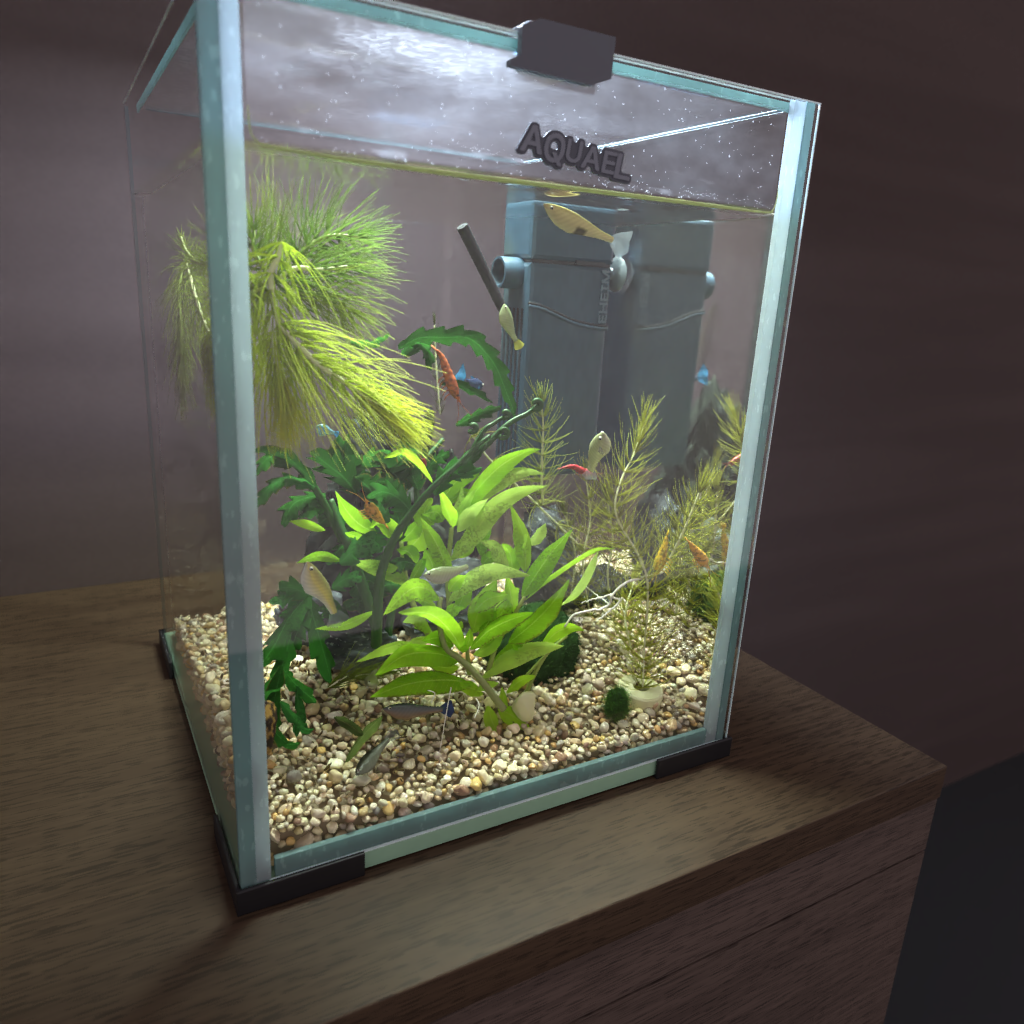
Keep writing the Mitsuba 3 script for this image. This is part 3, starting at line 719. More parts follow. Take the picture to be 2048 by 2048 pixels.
for tf, pts, hw, y0, y1, te in (
    (TG, [(150, 960), (280, 890), (450, 885), (600, 890), (700, 970), (780, 1080), (830, 1200), (880, 1330), (905, 1420)], 62, .105, .098, 9),
    (TG, [(190, 1010), (270, 930), (340, 970), (360, 1100)], 52, .112, .11, 4),
    (TG, [(420, 1180), (520, 1185), (640, 1240), (760, 1310)], 34, .1, .1, 3),
    (TG, [(520, 1450), (600, 1410), (700, 1370), (815, 1325)], 40, .1, .1, 4),
    (TG, [(380, 1900), (460, 1760), (570, 1690), (690, 1600)], 66, .052, .05, 4),
    (TG, [(470, 1780), (590, 1755), (690, 1720)], 40, .052, .05, 3),
    (TF, [(1450, 920), (1590, 920), (1700, 860)], 36, .1, .1, 3),
    (TF, [(1780, 1000), (1850, 910), (1960, 880)], 40, .11, .11, 3),
    (TA, [(1225, 395), (1110, 260), (980, 175), (820, 165)], 50, .088, .072, 3),
    (TA, [(1080, 260), (960, 200), (890, 240), (838, 330)], 66, .088, .08, 4),
    (TA, [(1225, 395), (1060, 345), (930, 400), (815, 560)], 64, .09, .074, 5),
    (TA, [(1290, 440), (1130, 480), (1060, 540), (1025, 660)], 74, .1, .09, 4),
    (TA, [(1490, 440), (1410, 340), (1310, 260), (1195, 170)], 120, .115, .11, 4),
    (TA, [(1420, 330), (1520, 230), (1640, 190), (1760, 240)], 90, .12, .12, 4),
    (TA, [(1845, 560), (1760, 470), (1660, 430), (1560, 470)], 84, .072, .066, 5),
    (TA, [(1380, 890), (1480, 800), (1570, 760), (1640, 800)], 84, .07, .062, 3),
    (TA, [(1330, 1050), (1430, 985), (1530, 980)], 60, .085, .08, 4),
    (TA, [(1180, 1090), (1050, 1250), (960, 1420), (855, 1570)], 100, .09, .062, 3),
    (TA, [(1180, 1120), (1240, 1330), (1290, 1500), (1332, 1675)], 84, .09, .07, 3),
    (TA, [(1210, 1110), (1090, 1050), (990, 1045)], 70, .09, .085, 3),
    (TA, [(1160, 1140), (1040, 1110), (935, 1150)], 56, .09, .08, 3),
    (TA, [(1060, 1380), (1000, 1580), (910, 1700), (862, 1835)], 64, .07, .040, 2),
    (TA, [(1010, 1560), (1100, 1670), (1180, 1740), (1228, 1790)], 46, .06, .040, 2),
    (TA, [(1480, 640), (1560, 720), (1650, 820)], 90, .1, .1, 4),
    (TA, [(1250, 640), (1350, 560), (1440, 620)], 80, .105, .1, 3),
    (TA, [(1500, 300), (1430, 200), (1440, 110)], 80, .12, .12, 3),
    (TA, [(1600, 400), (1700, 330), (1850, 330)], 90, .12, .12, 4),
    (TA, [(1640, 1060), (1560, 1000), (1450, 1100)], 70, .1, .095, 3),
    (TA, [(1880, 900), (1780, 880), (1700, 960)], 60, .085, .08, 3),
    (TA, [(1700, 760), (1760, 640), (1740, 540)], 60, .09, .09, 3),
    (TA, [(1300, 300), (1400, 200), (1350, 90)], 110, .125, .12, 4),
    (TA, [(1650, 560), (1580, 420), (1480, 330)], 120, .115, .11, 4),
    (TA, [(1820, 420), (1720, 300), (1600, 200)], 120, .12, .115, 5),
    (TA, [(1900, 320), (1850, 180), (1760, 90)], 100, .12, .12, 4),
    (TA, [(1400, 700), (1500, 620), (1620, 640)], 100, .11, .105, 3),
    (TA, [(1500, 1000), (1620, 900), (1740, 930)], 90, .105, .1, 3),
    (TA, [(1660, 1200), (1540, 1130), (1420, 1180)], 90, .11, .1, 3),
    (TB, [(420, 300), (480, 200), (600, 150)], 80, .115, .115, 4),
    (TB, [(600, 420), (560, 300), (610, 190)], 80, .11, .11, 4),
    (TA, [(1380, 560), (1240, 520), (1120, 600)], 70, .1, .09, 5),
    (TA, [(1440, 1250), (1340, 1180), (1240, 1260)], 66, .1, .09, 4),
    (TA, [(1520, 700), (1400, 780), (1300, 900)], 66, .1, .09, 5),
    (TA, [(1560, 1160), (1660, 1040), (1800, 1020)], 66, .1, .09, 4),
    (TA, [(1180, 1200), (1110, 1330), (1060, 1480)], 60, .085, .07, 4),
    (TB, [(500, 480), (420, 380), (330, 360)], 66, .09, .085, 5),
    (TB, [(640, 330), (700, 230), (800, 170)], 56, .09, .085, 4),
    (TB, [(420, 620), (330, 540), (250, 560)], 56, .075, .07, 4),
    (TE, [(1010, 100), (960, 340), (955, 500), (1060, 620)], 62, .052, .036, 2),
    (TE, [(1000, 330), (1110, 460), (1170, 510), (1215, 512)], 34, .046, .034, 2),
    (TE, [(1105, 230), (1120, 400), (1100, 560)], 42, .052, .040, 2),
    (TE, [(960, 520), (1040, 600), (1130, 600)], 44, .04, .034, 2),
): leaf(dk, tf(pts), hw, y0, y1, K, teeth=te, **DK)


def needle_mesh(p0, d, bend, L, r, seg=6, col0=(.3, .4, .05), col1=(.5, .6, .1)):
    """Many thin tapering needles in one mesh with vertex colours."""
    n = len(p0); s = np.linspace(0, 1, seg + 1)
    c = p0[:, None] + L[:, None, None] * (s[None, :, None] * d[:, None] + (s ** 2)[None, :, None] * bend[:, None])
    tg = np.gradient(c, axis=1); tg /= np.linalg.norm(tg, axis=2, keepdims=True) + 1e-12
    ref = np.where(np.abs(tg[..., 2:]) < .9, [0, 0, 1.0], [1.0, 0, 0])
    a = np.cross(tg, ref); a /= np.linalg.norm(a, axis=2, keepdims=True) + 1e-12; b = np.cross(tg, a)
    rad = r[:, None] * (1 - .75 * s[None])
    V = np.stack([c + rad[..., None] * (math.cos(k * 2.0944) * a + math.sin(k * 2.0944) * b) for k in range(3)], 2)
    V[..., 0] = np.clip(V[..., 0], .0034, .2702); V[..., 1] = np.maximum(V[..., 1], .0052)        # needles bend along the panes
    base = (np.arange(n) * (seg + 1) * 3)[:, None, None]
    i = np.arange(seg)[None, :, None] * 3; j = np.arange(3)[None, None]; k = (j + 1) % 3
    q = np.stack(np.broadcast_arrays(base + i + j, base + i + k, base + i + 3 + k, base + i + 3 + j), -1).reshape(-1, 4)
    var = rng.uniform(.75, 1.2, n)[:, None, None]
    col = (np.asarray(col0)[None, None] * (1 - s[None, :, None]) + np.asarray(col1)[None, None] * s[None, :, None]) * var
    C = np.repeat(col[:, :, None], 3, 2)
    return (V.reshape(-1, 3), q), np.clip(C.reshape(-1, 3), 0, 1)


thin('needle', VC, 1.2, .4)
def whorl_axis(plant, pts, Ys, n_nodes, n_need, L, ang, curve, r, col0, col1, stem_r, stem_mat, brush=0, t0=0., seg=6, sag=0., taper=.35, name='leaf_whorl', bf=.72):
    """A stem with whorls of needles; brush: the needles of the tip lie close along the stem."""
    ys = np.interp(np.linspace(0, 1, len(pts)), np.linspace(0, 1, len(Ys)), Ys)
    c = spline([P(x, y, yy) for (x, y), yy in zip(pts, ys)], 80)
    part(plant, 'stem', tube(c, [stem_r * .5, stem_r, stem_r * .9, stem_r * .75, stem_r * .6], 8), stem_mat, smooth=True)
    t_, a_, b_ = frames(c)
    ts = list(np.linspace(t0, .99, n_nodes))
    for k, t in enumerate(ts):
        i = min(int(t * 79), 79)
        p0, ax, u, v = c[i], t_[i], a_[i], b_[i]
        f = (t - t0) / (1 - t0)
        nn = int(n_need); An = ang * (1 - .55 * f ** 3); Ln = L * (1 - taper * f ** 2)
        if brush and f > bf: nn = int(n_need * 1.6)
        ph = np.arange(nn) / nn * 6.283 + rng.uniform(0, 6.3) + rng.normal(size=nn) * .12
        an = An + rng.normal(size=nn) * .16
        if brush and f > bf: an = an * rng.uniform(.15, .9, nn)
        out = (np.cos(ph)[:, None] * u + np.sin(ph)[:, None] * v) @ -VIEW(p0)
        turn = (out > .35) & (rng.random(nn) < .75)       # the near side is thinner: most needles there are shed or swept aside
        ph = np.where(turn, ph + np.where(rng.random(nn) < .5, 1.35, -1.35), ph)
        d = np.cos(an)[:, None] * ax + np.sin(an)[:, None] * (np.cos(ph)[:, None] * u + np.sin(ph)[:, None] * v)
        bend = curve * (ax[None] - d * (d @ ax)[:, None]) + sag * np.array([0, 0, -1.0]) + rng.normal(size=(nn, 3)) * .10
        mm, cc = needle_mesh(np.repeat(p0[None], nn, 0), d, bend, Ln * rng.uniform(.75, 1.1, nn), r * rng.uniform(.8, 1.15, nn), seg, col0, col1)
        part(plant, name, mm, 'needle', smooth=True, color=cc)


# the big floating feathery plant, top left
fp = thing('feathery_plant', 'large yellow green feathery plant floating at upper left', 'plant')
YG0, YG1 = (.56, .68, .06), (.74, .82, .16)
OG0, OG1 = (.34, .44, .06), (.48, .58, .12)
DG0, DG1 = (.20, .34, .06), (.28, .44, .10)
whorl_axis(fp, TF([(1010, 270), (985, 370), (945, 450), (940, 560), (960, 680), (985, 800)]), [.050, .045], 6, 18, .034, 1.15, .35, .00036, YG0, OG1, .0013, 'stem_pale', sag=.25, seg=7)
whorl_axis(fp, TF([(985, 800), (1040, 860), (1120, 940), (1200, 1020), (1300, 1100), (1480, 1220), (1620, 1320)]), [.045, .038, .032], 10, 20, .043, .92, .50, .00038, YG0, (.80, .86, .26), .0015, 'stem_pale', brush=1, seg=8, sag=.10)
whorl_axis(fp, TF([(1450, 1190), (1560, 1270), (1640, 1330)]), [.036, .032], 5, 30, .034, .34, .22, .00034, (.72, .78, .05), (.80, .84, .10), .0010, 'stem_pale', seg=7)
whorl_axis(fp, TF([(960, 840), (955, 930), (975, 1030), (990, 1130)]), [.044, .040], 7, 18, .036, .85, .55, .00036, YG0, (.72, .76, .12), .0015, 'stem_pale', brush=1, seg=7, sag=.2)
whorl_axis(fp, TF([(990, 1080), (1005, 1160), (1015, 1240)]), [.041, .039], 4, 30, .029, .20, .1, .00032, (.70, .74, .05), (.74, .74, .07), .0009, 'stem_pale', seg=6, sag=.1)
whorl_axis(fp, TF([(960, 520), (1100, 440), (1250, 450), (1430, 430)]), [.055, .065], 7, 20, .040, 1.05, .40, .00034, DG0, (.34, .44, .12), .0012, 'stem_pale', seg=7, sag=.12)
whorl_axis(fp, TF([(1040, 620), (1180, 600), (1330, 620), (1440, 700)]), [.06, .075], 7, 18, .036, .95, .45, .00034, OG0, OG1, .0011, 'stem_green', seg=6, sag=.15)
whorl_axis(fp, TF([(1100, 420), (1180, 300), (1330, 230), (1500, 240)]), [.075, .085], 8, 24, .036, 1.1, .3, .00030, DG0, DG1, .0011, 'stem_green', seg=6)
whorl_axis(fp, TF([(900, 450), (830, 330), (830, 200)]), [.06, .07], 6, 24, .032, 1.1, .3, .00025, DG0, OG1, .0011, 'stem_green', seg=6)
whorl_axis(fp, TF([(900, 560), (820, 600), (740, 700), (720, 850)]), [.05, .04, .035], 9, 26, .030, 1.05, .4, .00026, OG0, YG0, .0011, 'stem_green', seg=6, sag=.3)
whorl_axis(fp, TF([(560, 400), (470, 405), (400, 330), (365, 240)]), [.06, .15, .20], 8, 13, .018, 1.1, .3, .00028, OG0, OG1, .0010, 'stem_pale', seg=5)
whorl_axis(fp, TF([(400, 400), (440, 560), (490, 720), (550, 860)]), [.20, .14, .09], 10, 15, .026, .9, .4, .00028, OG0, OG1, .0011, 'stem_pale', seg=6, sag=.3)
whorl_axis(fp, TF([(370, 460), (350, 600), (365, 800), (370, 1000)]), [.24, .225], 11, 14, .024, .6, .3, .00028, (.2, .25, .04), OG1, .0010, 'stem_green', seg=5, sag=.3)
whorl_axis(fp, TF([(350, 820), (360, 1000), (372, 1200)]), [.235, .225], 9, 12, .022, .5, .3, .00028, (.2, .25, .04), (.3, .34, .07), .0010, 'stem_green', seg=5, sag=.3)
whorl_axis(fp, TF([(540, 860), (545, 960), (560, 1060)]), [.05, .045], 6, 22, .024, .5, .3, .00025, OG0, YG0, .0009, 'stem_green', seg=6, sag=.3)

# the thin olive stems at the right and behind
H0, H1 = (.40, .42, .05), (.60, .62, .14)
def horn(lb, pts, Ys, nodes, nn=13, L=.024, ang=1.38, curve=.36, r=.00034, c0=H0, c1=H1, sm='stem_pale', extra=(), sr=.0007):
    k = thing('hornwort_stem', lb, 'plant')
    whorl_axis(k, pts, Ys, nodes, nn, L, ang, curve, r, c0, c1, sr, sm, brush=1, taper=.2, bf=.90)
    for e in extra: whorl_axis(k, *e[:2], e[2], nn, L, ang, curve, r, c0, c1, .0006, 'stem_green')
    return k
horn('olive feathery stem rooted in the pale ring, tip before the filter', [(1285, 1375), (1288, 1300), (1295, 1176), (1278, 1114), (1232, 1030), (1240, 965), (1266, 910), (1287, 850)], [.033, .036, .045, .052, .056], 25, L=.024)
horn('olive feathery stem with pale stalk leaning right, white root at its foot', [(1328, 1136), (1345, 1105), (1368, 1058), (1398, 985)], [.045, .036], 8, L=.0235, nn=14)
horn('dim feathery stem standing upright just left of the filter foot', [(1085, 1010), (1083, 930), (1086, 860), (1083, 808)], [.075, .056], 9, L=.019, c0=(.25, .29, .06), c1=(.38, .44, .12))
horn('sparse feathery stem with long bare stalk slanting behind the bright plant', [(944, 872), (985, 925), (1075, 1010), (1158, 1090)], [.088, .082], 6, nn=6, L=.021, ang=1.3, c0=(.34, .36, .07))
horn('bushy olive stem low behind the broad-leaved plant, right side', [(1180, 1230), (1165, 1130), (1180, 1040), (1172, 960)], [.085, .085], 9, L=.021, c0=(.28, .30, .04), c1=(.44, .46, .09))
horn('low olive bush around the foot of the ringed stem', [(1262, 1300), (1250, 1230), (1268, 1160)], [.045, .06], 8, nn=16, L=.017, ang=1.2)
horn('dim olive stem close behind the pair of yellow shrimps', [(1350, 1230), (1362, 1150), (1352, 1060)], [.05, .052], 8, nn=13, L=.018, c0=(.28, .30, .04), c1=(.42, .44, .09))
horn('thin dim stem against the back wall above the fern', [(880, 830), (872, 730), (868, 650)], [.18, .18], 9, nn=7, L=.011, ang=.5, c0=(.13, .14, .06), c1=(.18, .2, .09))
horn('short olive tuft low on the left beside the slate rock', [(655, 1375), (690, 1355), (740, 1348)], [.066, .062], 5, nn=26, L=.019, ang=.45, c0=(.2, .25, .03), c1=(.3, .36, .06))
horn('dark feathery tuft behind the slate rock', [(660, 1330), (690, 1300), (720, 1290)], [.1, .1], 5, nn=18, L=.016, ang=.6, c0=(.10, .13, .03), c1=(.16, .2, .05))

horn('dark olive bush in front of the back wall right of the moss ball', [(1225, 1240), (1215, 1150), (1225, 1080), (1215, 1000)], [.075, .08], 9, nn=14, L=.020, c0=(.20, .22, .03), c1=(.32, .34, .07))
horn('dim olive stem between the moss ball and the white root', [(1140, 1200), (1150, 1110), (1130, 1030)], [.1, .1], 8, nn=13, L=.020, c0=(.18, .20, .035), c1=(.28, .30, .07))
horn('olive stem low beside the right pane behind the ring', [(1385, 1250), (1400, 1180), (1392, 1110)], [.038, .036], 7, nn=13, L=.014, c0=(.28, .30, .04), c1=(.42, .44, .09))
rt = thing('plant_root', 'branching white root hanging across the gravel at right', 'root')
def root(pts, Ys, r0, r1):
    ys = np.interp(np.linspace(0, 1, len(pts)), np.linspace(0, 1, len(Ys)), Ys)
    q = spline([P(x, y, yy) for (x, y), yy in zip(pts, ys)], 50)
    q = q + (meshkit.noise(np.stack([np.arange(50) * .55, np.zeros(50), np.full(50, r0 * 9000)], -1)) - .5)[:, None] * .0011
    part(rt, 'strand', tube(q, [r0, r1], 7), 'root_white', smooth=True)
root(TC([(920, 905), (880, 945), (800, 970), (680, 1000), (600, 1050), (555, 1105), (545, 1150), (490, 1185), (380, 1200), (300, 1235), (255, 1300)]), [.044, .042, .048], .00085, .0006)
root(TC([(560, 1092), (480, 1112), (420, 1125), (358, 1148)]), [.043, .046], .0006, .0003)
root(TC([(628, 1112), (590, 1155), (520, 1215), (455, 1265)]), [.042, .046], .0006, .0003)
root(TC([(552, 1100), (585, 1118), (615, 1118)]), [.043, .042], .0006, .0003)
root(TC([(540, 1150), (470, 1100), (380, 1030)]), [.045, .06], .0004, .0003)
for k, pts in enumerate(([(650, 400), (620, 560), (600, 680), (570, 850)], [(520, 500), (545, 440), (500, 420)], [(810, 470), (830, 520), (800, 600)])):
    stem(br, TD(pts), [.036, .03], .00035, .0002, 'root_white', 5, 30, name='fine_root')

# ------------------------------------------------------------------ moss, rocks, ring, bits
def moss_col(p, n, uv):
    w = fbm(p.x * 300, p.y * 300, p.z * 300, 3)
    return mix((.012, .030, .010), (.035, .08, .02), w)
mat('moss', mikit.proc(moss_col), .9, .1)
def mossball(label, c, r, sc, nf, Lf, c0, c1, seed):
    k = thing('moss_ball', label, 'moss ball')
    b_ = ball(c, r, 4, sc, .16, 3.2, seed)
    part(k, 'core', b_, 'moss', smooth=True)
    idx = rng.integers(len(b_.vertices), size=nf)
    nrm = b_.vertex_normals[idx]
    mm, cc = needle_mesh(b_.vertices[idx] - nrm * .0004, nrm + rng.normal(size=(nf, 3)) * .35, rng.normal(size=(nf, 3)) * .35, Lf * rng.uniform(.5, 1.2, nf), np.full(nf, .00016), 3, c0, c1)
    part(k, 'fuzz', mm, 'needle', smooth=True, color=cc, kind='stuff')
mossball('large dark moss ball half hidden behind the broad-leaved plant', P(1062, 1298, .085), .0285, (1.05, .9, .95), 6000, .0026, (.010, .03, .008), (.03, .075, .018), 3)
mossball('small green moss ball on the gravel in front of the pale ring', P(1233, 1408, .0235), .0068, (.85, .8, 1.35), 2200, .0024, (.05, .13, .02), (.12, .26, .05), 5)

def rock_col(p, n, uv):
    w = fbm(p.x * 70, p.y * 70, p.z * 160, 4); s = fbm(p.x * 500, p.y * 500, p.z * 500, 2)
    return mix((.03, .038, .042), (.12, .14, .15), smoothstep(.35, .7, w)) + mix((0, 0, 0), (.16, .17, .16), smoothstep(.66, .78, s))
mat('rock', mikit.proc(rock_col), .7, .4)
def rock_moss(p, n, uv):
    w = fbm(p.x * 90, p.y * 90, p.z * 90, 4)
    return mix((.008, .011, .010), (.036, .047, .034), smoothstep(.35, .7, w))
mat('cave_rock', mikit.proc(rock_moss), .8, .3)
cr_c = np.array([.136, .176, .094])
cv = trimesh.creation.icosphere(5); v = cv.vertices
w_ = v * (1 + .55 * (meshkit.fbm(v * 2.1 + 3, 4, 4) * 2 - 1) + .26 * (meshkit.fbm(v * 8 + 1, 3, 6) * 2 - 1))[:, None]
w_ = w_ * np.array([.044, .024, .086])
for hc, hr in ((np.array([.022, -.012, .045]), .020), (np.array([-.020, -.016, .030]), .013), (np.array([.012, -.02, .012]), .012)):      # hollows
    d = np.linalg.norm((w_ - hc) * [1, 1, .55], axis=1); k = np.clip(1 - d / hr, 0, 1)
    w_ = w_ - np.array([.0, -1, 0])[None] * (-.022) * 0 + np.array([-.25, 1, 0])[None] * (k * .016)[:, None]
solo('cave_rock', trimesh.Trimesh(w_ + cr_c, cv.faces, process=False), 'cave_rock', 'tall dark pitted rock behind the plants, below the filter', 'rock', smooth=60)
def rock(lb, c, sc, seed, amp=.5):
    s = trimesh.creation.icosphere(4); v = s.vertices
    w = v * (1 + amp * (meshkit.fbm(v * 1.8 + seed, 4, seed) * 2 - 1))[:, None]
    w[:, 2] += .06 * np.sin(w[:, 0] * 9 + w[:, 2] * 22)
    solo('slate_rock', trimesh.Trimesh(w * sc + c, s.faces, process=False), 'rock', lb, 'rock', smooth=40)
rock('dark slate rock on the gravel at left behind the leaves', P(715, 1290, .105), np.array([.021, .015, .0125]), 11)
rock('grey rock deep behind the middle of the plants', P(900, 1230, .14), np.array([.03, .02, .035]), 12)
rock('blue grey rock behind the long pale leaves', P(1085, 1120, .13), np.array([.02, .02, .035]), 13)
rock('low dark mossy stone at the back right behind the olive stems', P(1195, 1195, .135), np.array([.034, .014, .022]), 15)
rock('dark stone at the far left behind the fern', P(620, 1230, .15), np.array([.02, .014, .018]), 14)

mat('ceramic', (.66, .66, .38), .5, .4)
rg = P(1287, 1388, .030)
prof = np.array([(.0042, -.006), (.0128, -.006), (.0136, -.005), (.0136, .004), (.0126, .0052), (.0050, .0052), (.0042, .0044), (.0042, -.006)])
rm = trimesh.creation.revolve(prof, sections=40); rm.apply_transform(trimesh.transformations.rotation_matrix(.12, [1, .3, 0])); rm.apply_translation(rg + np.array([0, .004, -.0018]))
solo('plant_ring', rm, 'ceramic', 'pale yellow ceramic ring holding the olive stem', 'ring', smooth=30)
st = P(1050, 1413, .036)
solo('white_stone', trimesh.Trimesh(ico_var[2, 3] * np.array([.0078, .005, .0088]) + st, ICO[2].faces, process=False), 'ceramic', 'large pale yellow stone at the foot of the bright plant', 'stone', smooth=True)
def bark_col(p, n, uv):
    w = fbm(p.x * 500, p.y * 500, p.z * 220, 3)
    return mix((.03, .018, .008), (.42, .26, .06), smoothstep(.42, .62, w))
mat('bark', mikit.proc(bark_col), .7, .3)
bk = tube([P(536, 1402, .016), P(530, 1440, .0135), P(528, 1470, .012), P(533, 1502, .011)], [.0026, .0048, .0046, .0022], 12, 26)
bv = bk.vertices; bk.vertices = bv + (meshkit.fbm(bv * 300, 3, 2) - .5)[:, None] * .0022
solo('bark_piece', bk, 'bark', 'speckled brown piece of bark standing in the near left corner', 'bark', smooth=True)
dl = thing('fallen_leaf', 'decaying dark green forked leaf lying on the gravel at lower left', 'leaf')
for pts, hw, y0, y1 in (([(1530, 545), (1440, 480), (1345, 430)], 32, .026, .024), ([(1420, 720), (1480, 620), (1560, 520), (1660, 420)], 36, .018, .03)):
    LID[0] += 1; mm, uv = leaf_mesh(TE(pts), y0, y1, hw / 3.22, LID[0], seed=LID[0], prof='strap', roll=.5)
    part(dl, 'blade', mm, 'leaf_old', smooth=True, uv=uv)

# ------------------------------------------------------------------ fish
def fish(label, px, Ys, hpx, cols, fin, eye=True, side=(0, 0, 0), tail=1.0, tailspread=.55, dorsal=True, flat=.55, spot=None, belly=.35, name='fish', roll=0.):
    """px: pixels from the nose to the root of the tail."""
    k = thing(name, label, 'fish')
    ys = np.interp(np.linspace(0, 1, len(px)), np.linspace(0, 1, len(Ys)), Ys)
    n, m_ = 30, 16
    c = spline([P(x, y, yy) for (x, y), yy in zip(px, ys)], n)
    sc = mmpx(*px[len(px) // 2], float(np.mean(ys)))
    h = hpx * sc / 2
    tg, _, _ = frames(c)
    vw = np.array([VIEW(q) for q in c])
    up = np.cross(vw, tg); up *= np.sign(up[n // 3] @ UP + .02 * up[n // 3] @ RT); up /= np.linalg.norm(up, axis=1, keepdims=True)
    sd = np.cross(tg, up)
    if roll:
        up, sd = up * math.cos(roll) + sd * math.sin(roll), sd * math.cos(roll) - up * math.sin(roll)
    t = np.linspace(0, 1, n)
    hp = np.interp(t, [0, .04, .12, .25, .42, .6, .8, 1], [.10, .34, .62, .90, 1.0, .80, .48, .36])
    lower = np.interp(t, [0, .2, .42, .6, 1], [0, belly, belly, belly * .3, 0])
    ang = np.arange(m_) * 2 * np.pi / m_
    V, C = [], []
    c0, c1, c2 = map(np.asarray, cols)                 # back, flank, belly
    for i in range(n):
        for a in ang:
            su, cu = math.sin(a), math.cos(a)
            rr = hp[i] * h * (1 + (lower[i] if su < 0 else 0) * abs(su))
            V.append(c[i] + up[i] * su * rr + sd[i] * cu * hp[i] * h * flat)
            f = (su + 1) / 2
            col = c2 * (1 - min(1, f * 2)) + c1 * (1 - abs(f * 2 - 1)) + c0 * max(0, f * 2 - 1)
            col = col * (.93 + .14 * ((i // 1 + int((a / 6.283) * m_)) % 2) * (1 if .15 < t[i] < .95 else .3))
            if spot and abs(t[i] - spot[0]) < spot[2] and abs(su - spot[1]) < .5: col = col * .12
            if t[i] < .05: col = col * .8
            C.append(col)
    i, j = np.meshgrid(np.arange(n - 1), np.arange(m_), indexing='ij'); kk = (j + 1) % m_
    q = np.stack([i * m_ + j, i * m_ + kk, (i + 1) * m_ + kk, (i + 1) * m_ + j], -1).reshape(-1, 4)
    f = np.vstack([q[:, :3], q[:, [0, 2, 3]]])
    V = np.vstack([V, c[:1] - tg[:1] * h * .05, c[-1:]]); C = np.vstack([C, [c0], [c0]])
    jj = np.arange(m_); e = (n - 1) * m_
    f = np.vstack([f, np.stack([jj * 0 + len(V) - 2, (jj + 1) % m_, jj], 1), np.stack([jj * 0 + len(V) - 1, e + jj, e + (jj + 1) % m_], 1)])
    part(k, 'body', (V, f), 'fish_skin', smooth=True, color=np.clip(C, 0, 1))
    L = np.linalg.norm(c[-1] - c[0])
    def fan(root, d, u, length, s0, s1, nm, mt):
        a, b = 9, 7; vv, uvv = [], []
        for x in range(a):
            for y in range(b):
                fx, fy = x / (a - 1), y / (b - 1) * 2 - 1
                hh = s0 + (s1 - s0) * fx ** .8
                vv.append(root + d * length * fx * (1 - .22 * fy * fy) + u * fy * hh + np.cross(d, u) * .08 * length * math.sin(fy * 5 + fx * 3) * fx)
        i, j = np.meshgrid(np.arange(a - 1), np.arange(b - 1), indexing='ij')
        part(k, nm, (np.array(vv), np.stack([i * b + j, (i + 1) * b + j, (i + 1) * b + j + 1, i * b + j + 1], -1).reshape(-1, 4)), mt, smooth=True)
    if tail: fan(c[-2], tg[-1], up[-1], L * .30 * tail, h * .36, L * tailspread * .30 * tail, 'tail_fin', fin)
    if dorsal: fan(c[int(n * .55)] + up[int(n * .55)] * h * .55, (up[n // 2] * .75 + tg[n // 2] * .7), tg[n // 2] * .9, h * .75, h * .35, h * .5, 'dorsal_fin', fin)
    fan(c[int(n * .28)] - sd[8] * h * flat * .9 - up[8] * h * .2, (tg[8] * .8 - up[8] * .45 - sd[8] * .4), up[8], h * .8, h * .12, h * .35, 'pectoral_fin', fin)
    if eye:
        for s in (1, -1):
            ec = c[2] * .4 + c[3] * .6 + up[3] * h * .16 + sd[3] * s * h * flat * .50
            part(k, 'eye', ball(ec, h * .21, 2, (1, 1, 1)), 'eye_ring', smooth=True)
            part(k, 'pupil', ball(ec + sd[3] * s * h * .10, h * .145, 2), 'eye_black', smooth=True)
    return k
scene['fish_skin'] = {'type': 'twosided', 'bsdf': {'type': 'principled', 'base_color': VC, 'roughness': .32, 'specular': .6, 'metallic': .15}}
mat('eye_ring', (.45, .45, .38), .3); mat('eye_black', (.006, .006, .008), .15, .6)
scene['fin_clear'] = {'type': 'blendbsdf', 'weight': .18, 'a': {'type': 'null'}, 'b': {'type': 'principledthin', 'base_color': rgb(.42, .47, .52), 'diff_trans': 1.0, 'roughness': .4}}
thin('fin_yellow', (.48, .50, .10), 1.0, .4); thin('fin_blue', (.09, .34, .66), .8, .35); thin('fin_navy', (.05, .07, .16), .8, .4)
fish('yellow fish with dark belly spot just under the water surface', [(1087, 409), (1112, 425), (1150, 446), (1190, 465), (1224, 480)], [.046, .052], 35, ((.50, .44, .14), (.66, .58, .24), (.72, .66, .40)), 'fin_clear', spot=(.55, -.85, .07), dorsal=False)
fish('pale green fish swimming nose up at the left edge of the filter', [(1008, 608), (1014, 640), (1024, 668), (1032, 682)], [.085, .08], 24, ((.22, .30, .14), (.38, .46, .22), (.45, .5, .3)), 'fin_yellow', tail=.9, dorsal=False)
fish('pale yellow fish with face to the viewer in front of the filter', [(1207, 866), (1200, 885), (1189, 912), (1182, 940)], [.052, .066], 36, ((.36, .38, .20), (.52, .55, .30), (.62, .66, .40)), 'fin_clear', flat=.8, dorsal=False)
fish('small silver grey fish over the leaves in the tank middle', [(847, 1150), (870, 1149), (905, 1143), (935, 1133)], [.034, .037], 30, ((.20, .26, .10), (.36, .44, .20), (.48, .54, .36)), 'fin_clear', dorsal=False)
fish('blurred silver and yellow fish below the fern on the left', [(614, 1124), (628, 1160), (650, 1190), (668, 1225)], [.05, .06], 40, ((.26, .26, .08), (.78, .70, .16), (.72, .78, .72)), 'fin_clear', dorsal=False)
fish('dark fish with bluish tail hovering low over the gravel', [(766, 1418), (800, 1420), (840, 1420), (884, 1418)], [.034, .036], 28, ((.035, .045, .05), (.09, .10, .09), (.22, .14, .06)), 'fin_navy', dorsal=False, tail=.8)
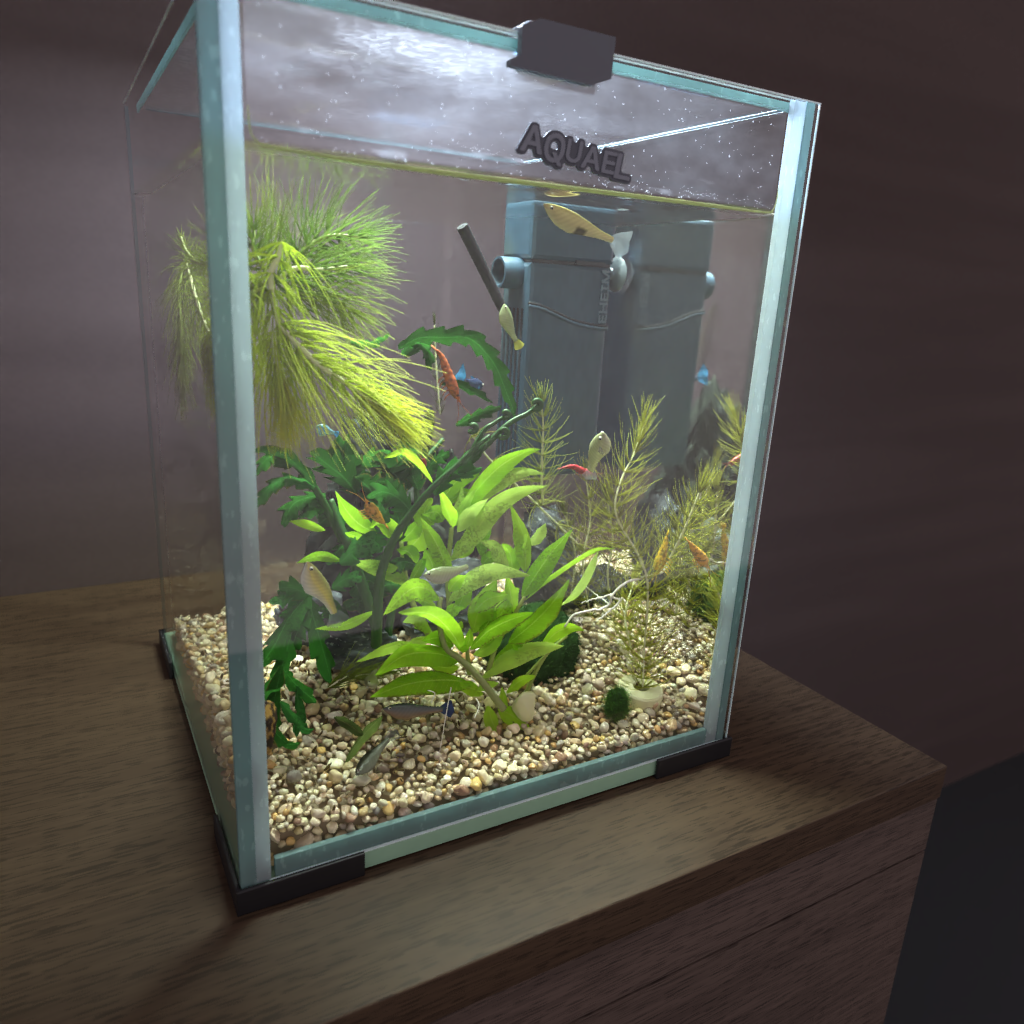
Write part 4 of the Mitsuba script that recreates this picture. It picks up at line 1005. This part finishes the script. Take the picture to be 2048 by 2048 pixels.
fish('murky green fish nose down to the gravel at lower left', [(712, 1550), (726, 1532), (748, 1508), (776, 1478)], [.016, .026], 28, ((.035, .045, .025), (.08, .095, .055), (.14, .15, .10)), 'fin_clear', dorsal=False)
fish('faint translucent fish facing out beneath the lowest leaves', [(738, 1372), (742, 1360), (750, 1338)], [.052, .064], 26, ((.16, .17, .08), (.26, .25, .13), (.40, .38, .26)), 'fin_clear', flat=.75, dorsal=False)
fish('dark fish with bright blue tail behind the arching leaf', [(966, 772), (955, 770), (940, 766), (928, 760)], [.165, .16], 26, ((.03, .04, .09), (.05, .08, .18), (.08, .1, .2)), 'fin_blue', tail=1.7, tailspread=1.0, dorsal=True)
fish('half hidden fish showing a light blue flank under the feathery plant', [(632, 852), (642, 857), (656, 862), (668, 866)], [.085, .085], 22, ((.12, .3, .42), (.22, .58, .80), (.3, .6, .8)), 'fin_blue', dorsal=False, eye=False)

# ------------------------------------------------------------------ shrimps
def shrimp(label, px, Ys, w, col, mt):
    """px: pixels from the head to the tail."""
    k = thing('shrimp', label, 'shrimp')
    ys = np.interp(np.linspace(0, 1, len(px)), np.linspace(0, 1, len(Ys)), Ys)
    n, m_ = 36, 12
    c = spline([P(x, y, yy) for (x, y), yy in zip(px, ys)], n)
    r0 = w * mmpx(*px[len(px) // 2], float(np.mean(ys))) / 2
    t = np.linspace(0, 1, n)
    rr = np.interp(t, [0, .05, .18, .38, .42, .6, .85, 1], [.12, .5, .92, 1, .92, .85, .5, .25]) * r0
    seg = np.where(t > .40, 1 - .16 * (((t - .4) * 10) % 1) ** 2, 1)
    mat(mt, mikit.proc(lambda p, n_, uv, c_=col: mix(tuple(x * .45 for x in c_), c_, smoothstep(.3, .55, fbm(p.x * 700, p.y * 700, p.z * 700, 3)))), .35, .5) if mt not in scene else None
    part(k, 'body', tube(c, rr * seg, m_), mt, smooth=True)
    tg, a, b = frames(c)
    vw = VIEW(c[0]); dn = np.cross(vw, tg[n // 2]); dn = dn if dn @ UP < 0 else -dn
    legs = []
    for q in range(5):
        i = 5 + q * 3
        for s in (-1, 1):
            o = c[i] + dn * r0 * .7
            legs.append(tube([o, o + dn * r0 * .9 + vw * s * r0 * .7 - tg[i] * r0 * .2, o + dn * r0 * 1.5 + vw * s * r0 * .9 - tg[i] * r0 * .7], [r0 * .11, r0 * .06], 5, 8))
    part(k, 'legs', cat(legs), mt, kind='stuff')
    part(k, 'antenna', tube([c[0], c[0] - tg[0] * r0 * 2.2 + dn * r0 * .5, c[0] - tg[0] * r0 * 4.2 + dn * r0 * 1.6], [r0 * .07, r0 * .03], 5, 12), mt)
    part(k, 'antenna', tube([c[0], c[0] - tg[0] * r0 * 2.0 - dn * r0 * .7, c[0] - tg[0] * r0 * 3.6 - dn * r0 * 1.5], [r0 * .07, r0 * .03], 5, 12), mt)
    part(k, 'rostrum', tube([c[1] - dn * r0 * .35, c[0] - tg[0] * r0 * 1.1 - dn * r0 * .25], [r0 * .22, r0 * .03], 6, 6), mt)
    tl = []
    for s in (-1, -.4, .4, 1):
        d = tg[-1] + vw * s * .5 + dn * .2 * abs(s); d /= np.linalg.norm(d)
        q = ball((0, 0, 0), 1, 1); vv = q.vertices * np.array([.5, .32, .12]) * r0 * 1.4
        M = np.stack([d, np.cross(dn, d), dn], 1)
        tl.append(trimesh.Trimesh(vv @ M.T + c[-1] + d * r0 * .55, q.faces))
    part(k, 'tail_fan', cat(tl), mt, smooth=True)
    for s in (-1, 1):
        part(k, 'eye', ball(c[2] + vw * s * r0 * .6 - dn * r0 * .4, r0 * .2, 1), 'eye_black', smooth=True)
shrimp('orange red shrimp upright among the arching dark leaves', [(914, 798), (904, 770), (893, 740), (884, 715), (872, 700)], [.098, .1], 24, (.62, .17, .06), 'shrimp_red')
shrimp('small deep red shrimp in front of the foot of the filter', [(1183, 948), (1165, 942), (1145, 933), (1122, 936)], [.075, .076], 14, (.42, .03, .035), 'shrimp_deep')
shrimp('tiny dark red shrimp hidden among dark leaves beside a lime leaf', [(842, 915), (848, 926), (855, 937)], [.095, .095], 12, (.34, .04, .03), 'shrimp_deep')
shrimp('orange shrimp perched on a lime green leaf on the left', [(733, 1006), (745, 1022), (757, 1036), (768, 1046)], [.070, .074], 26, (.70, .34, .04), 'shrimp_orange')
shrimp('yellow shrimp clinging to the leaning olive stem near the right pane', [(1312, 1148), (1320, 1120), (1328, 1095), (1333, 1072)], [.040, .042], 22, (.72, .48, .03), 'shrimp_yellow')
shrimp('yellow orange shrimp right of the leaning olive stem, beside the right pane', [(1412, 1132), (1402, 1115), (1388, 1098), (1378, 1084)], [.0145, .0160], 24, (.78, .42, .03), 'shrimp_amber')
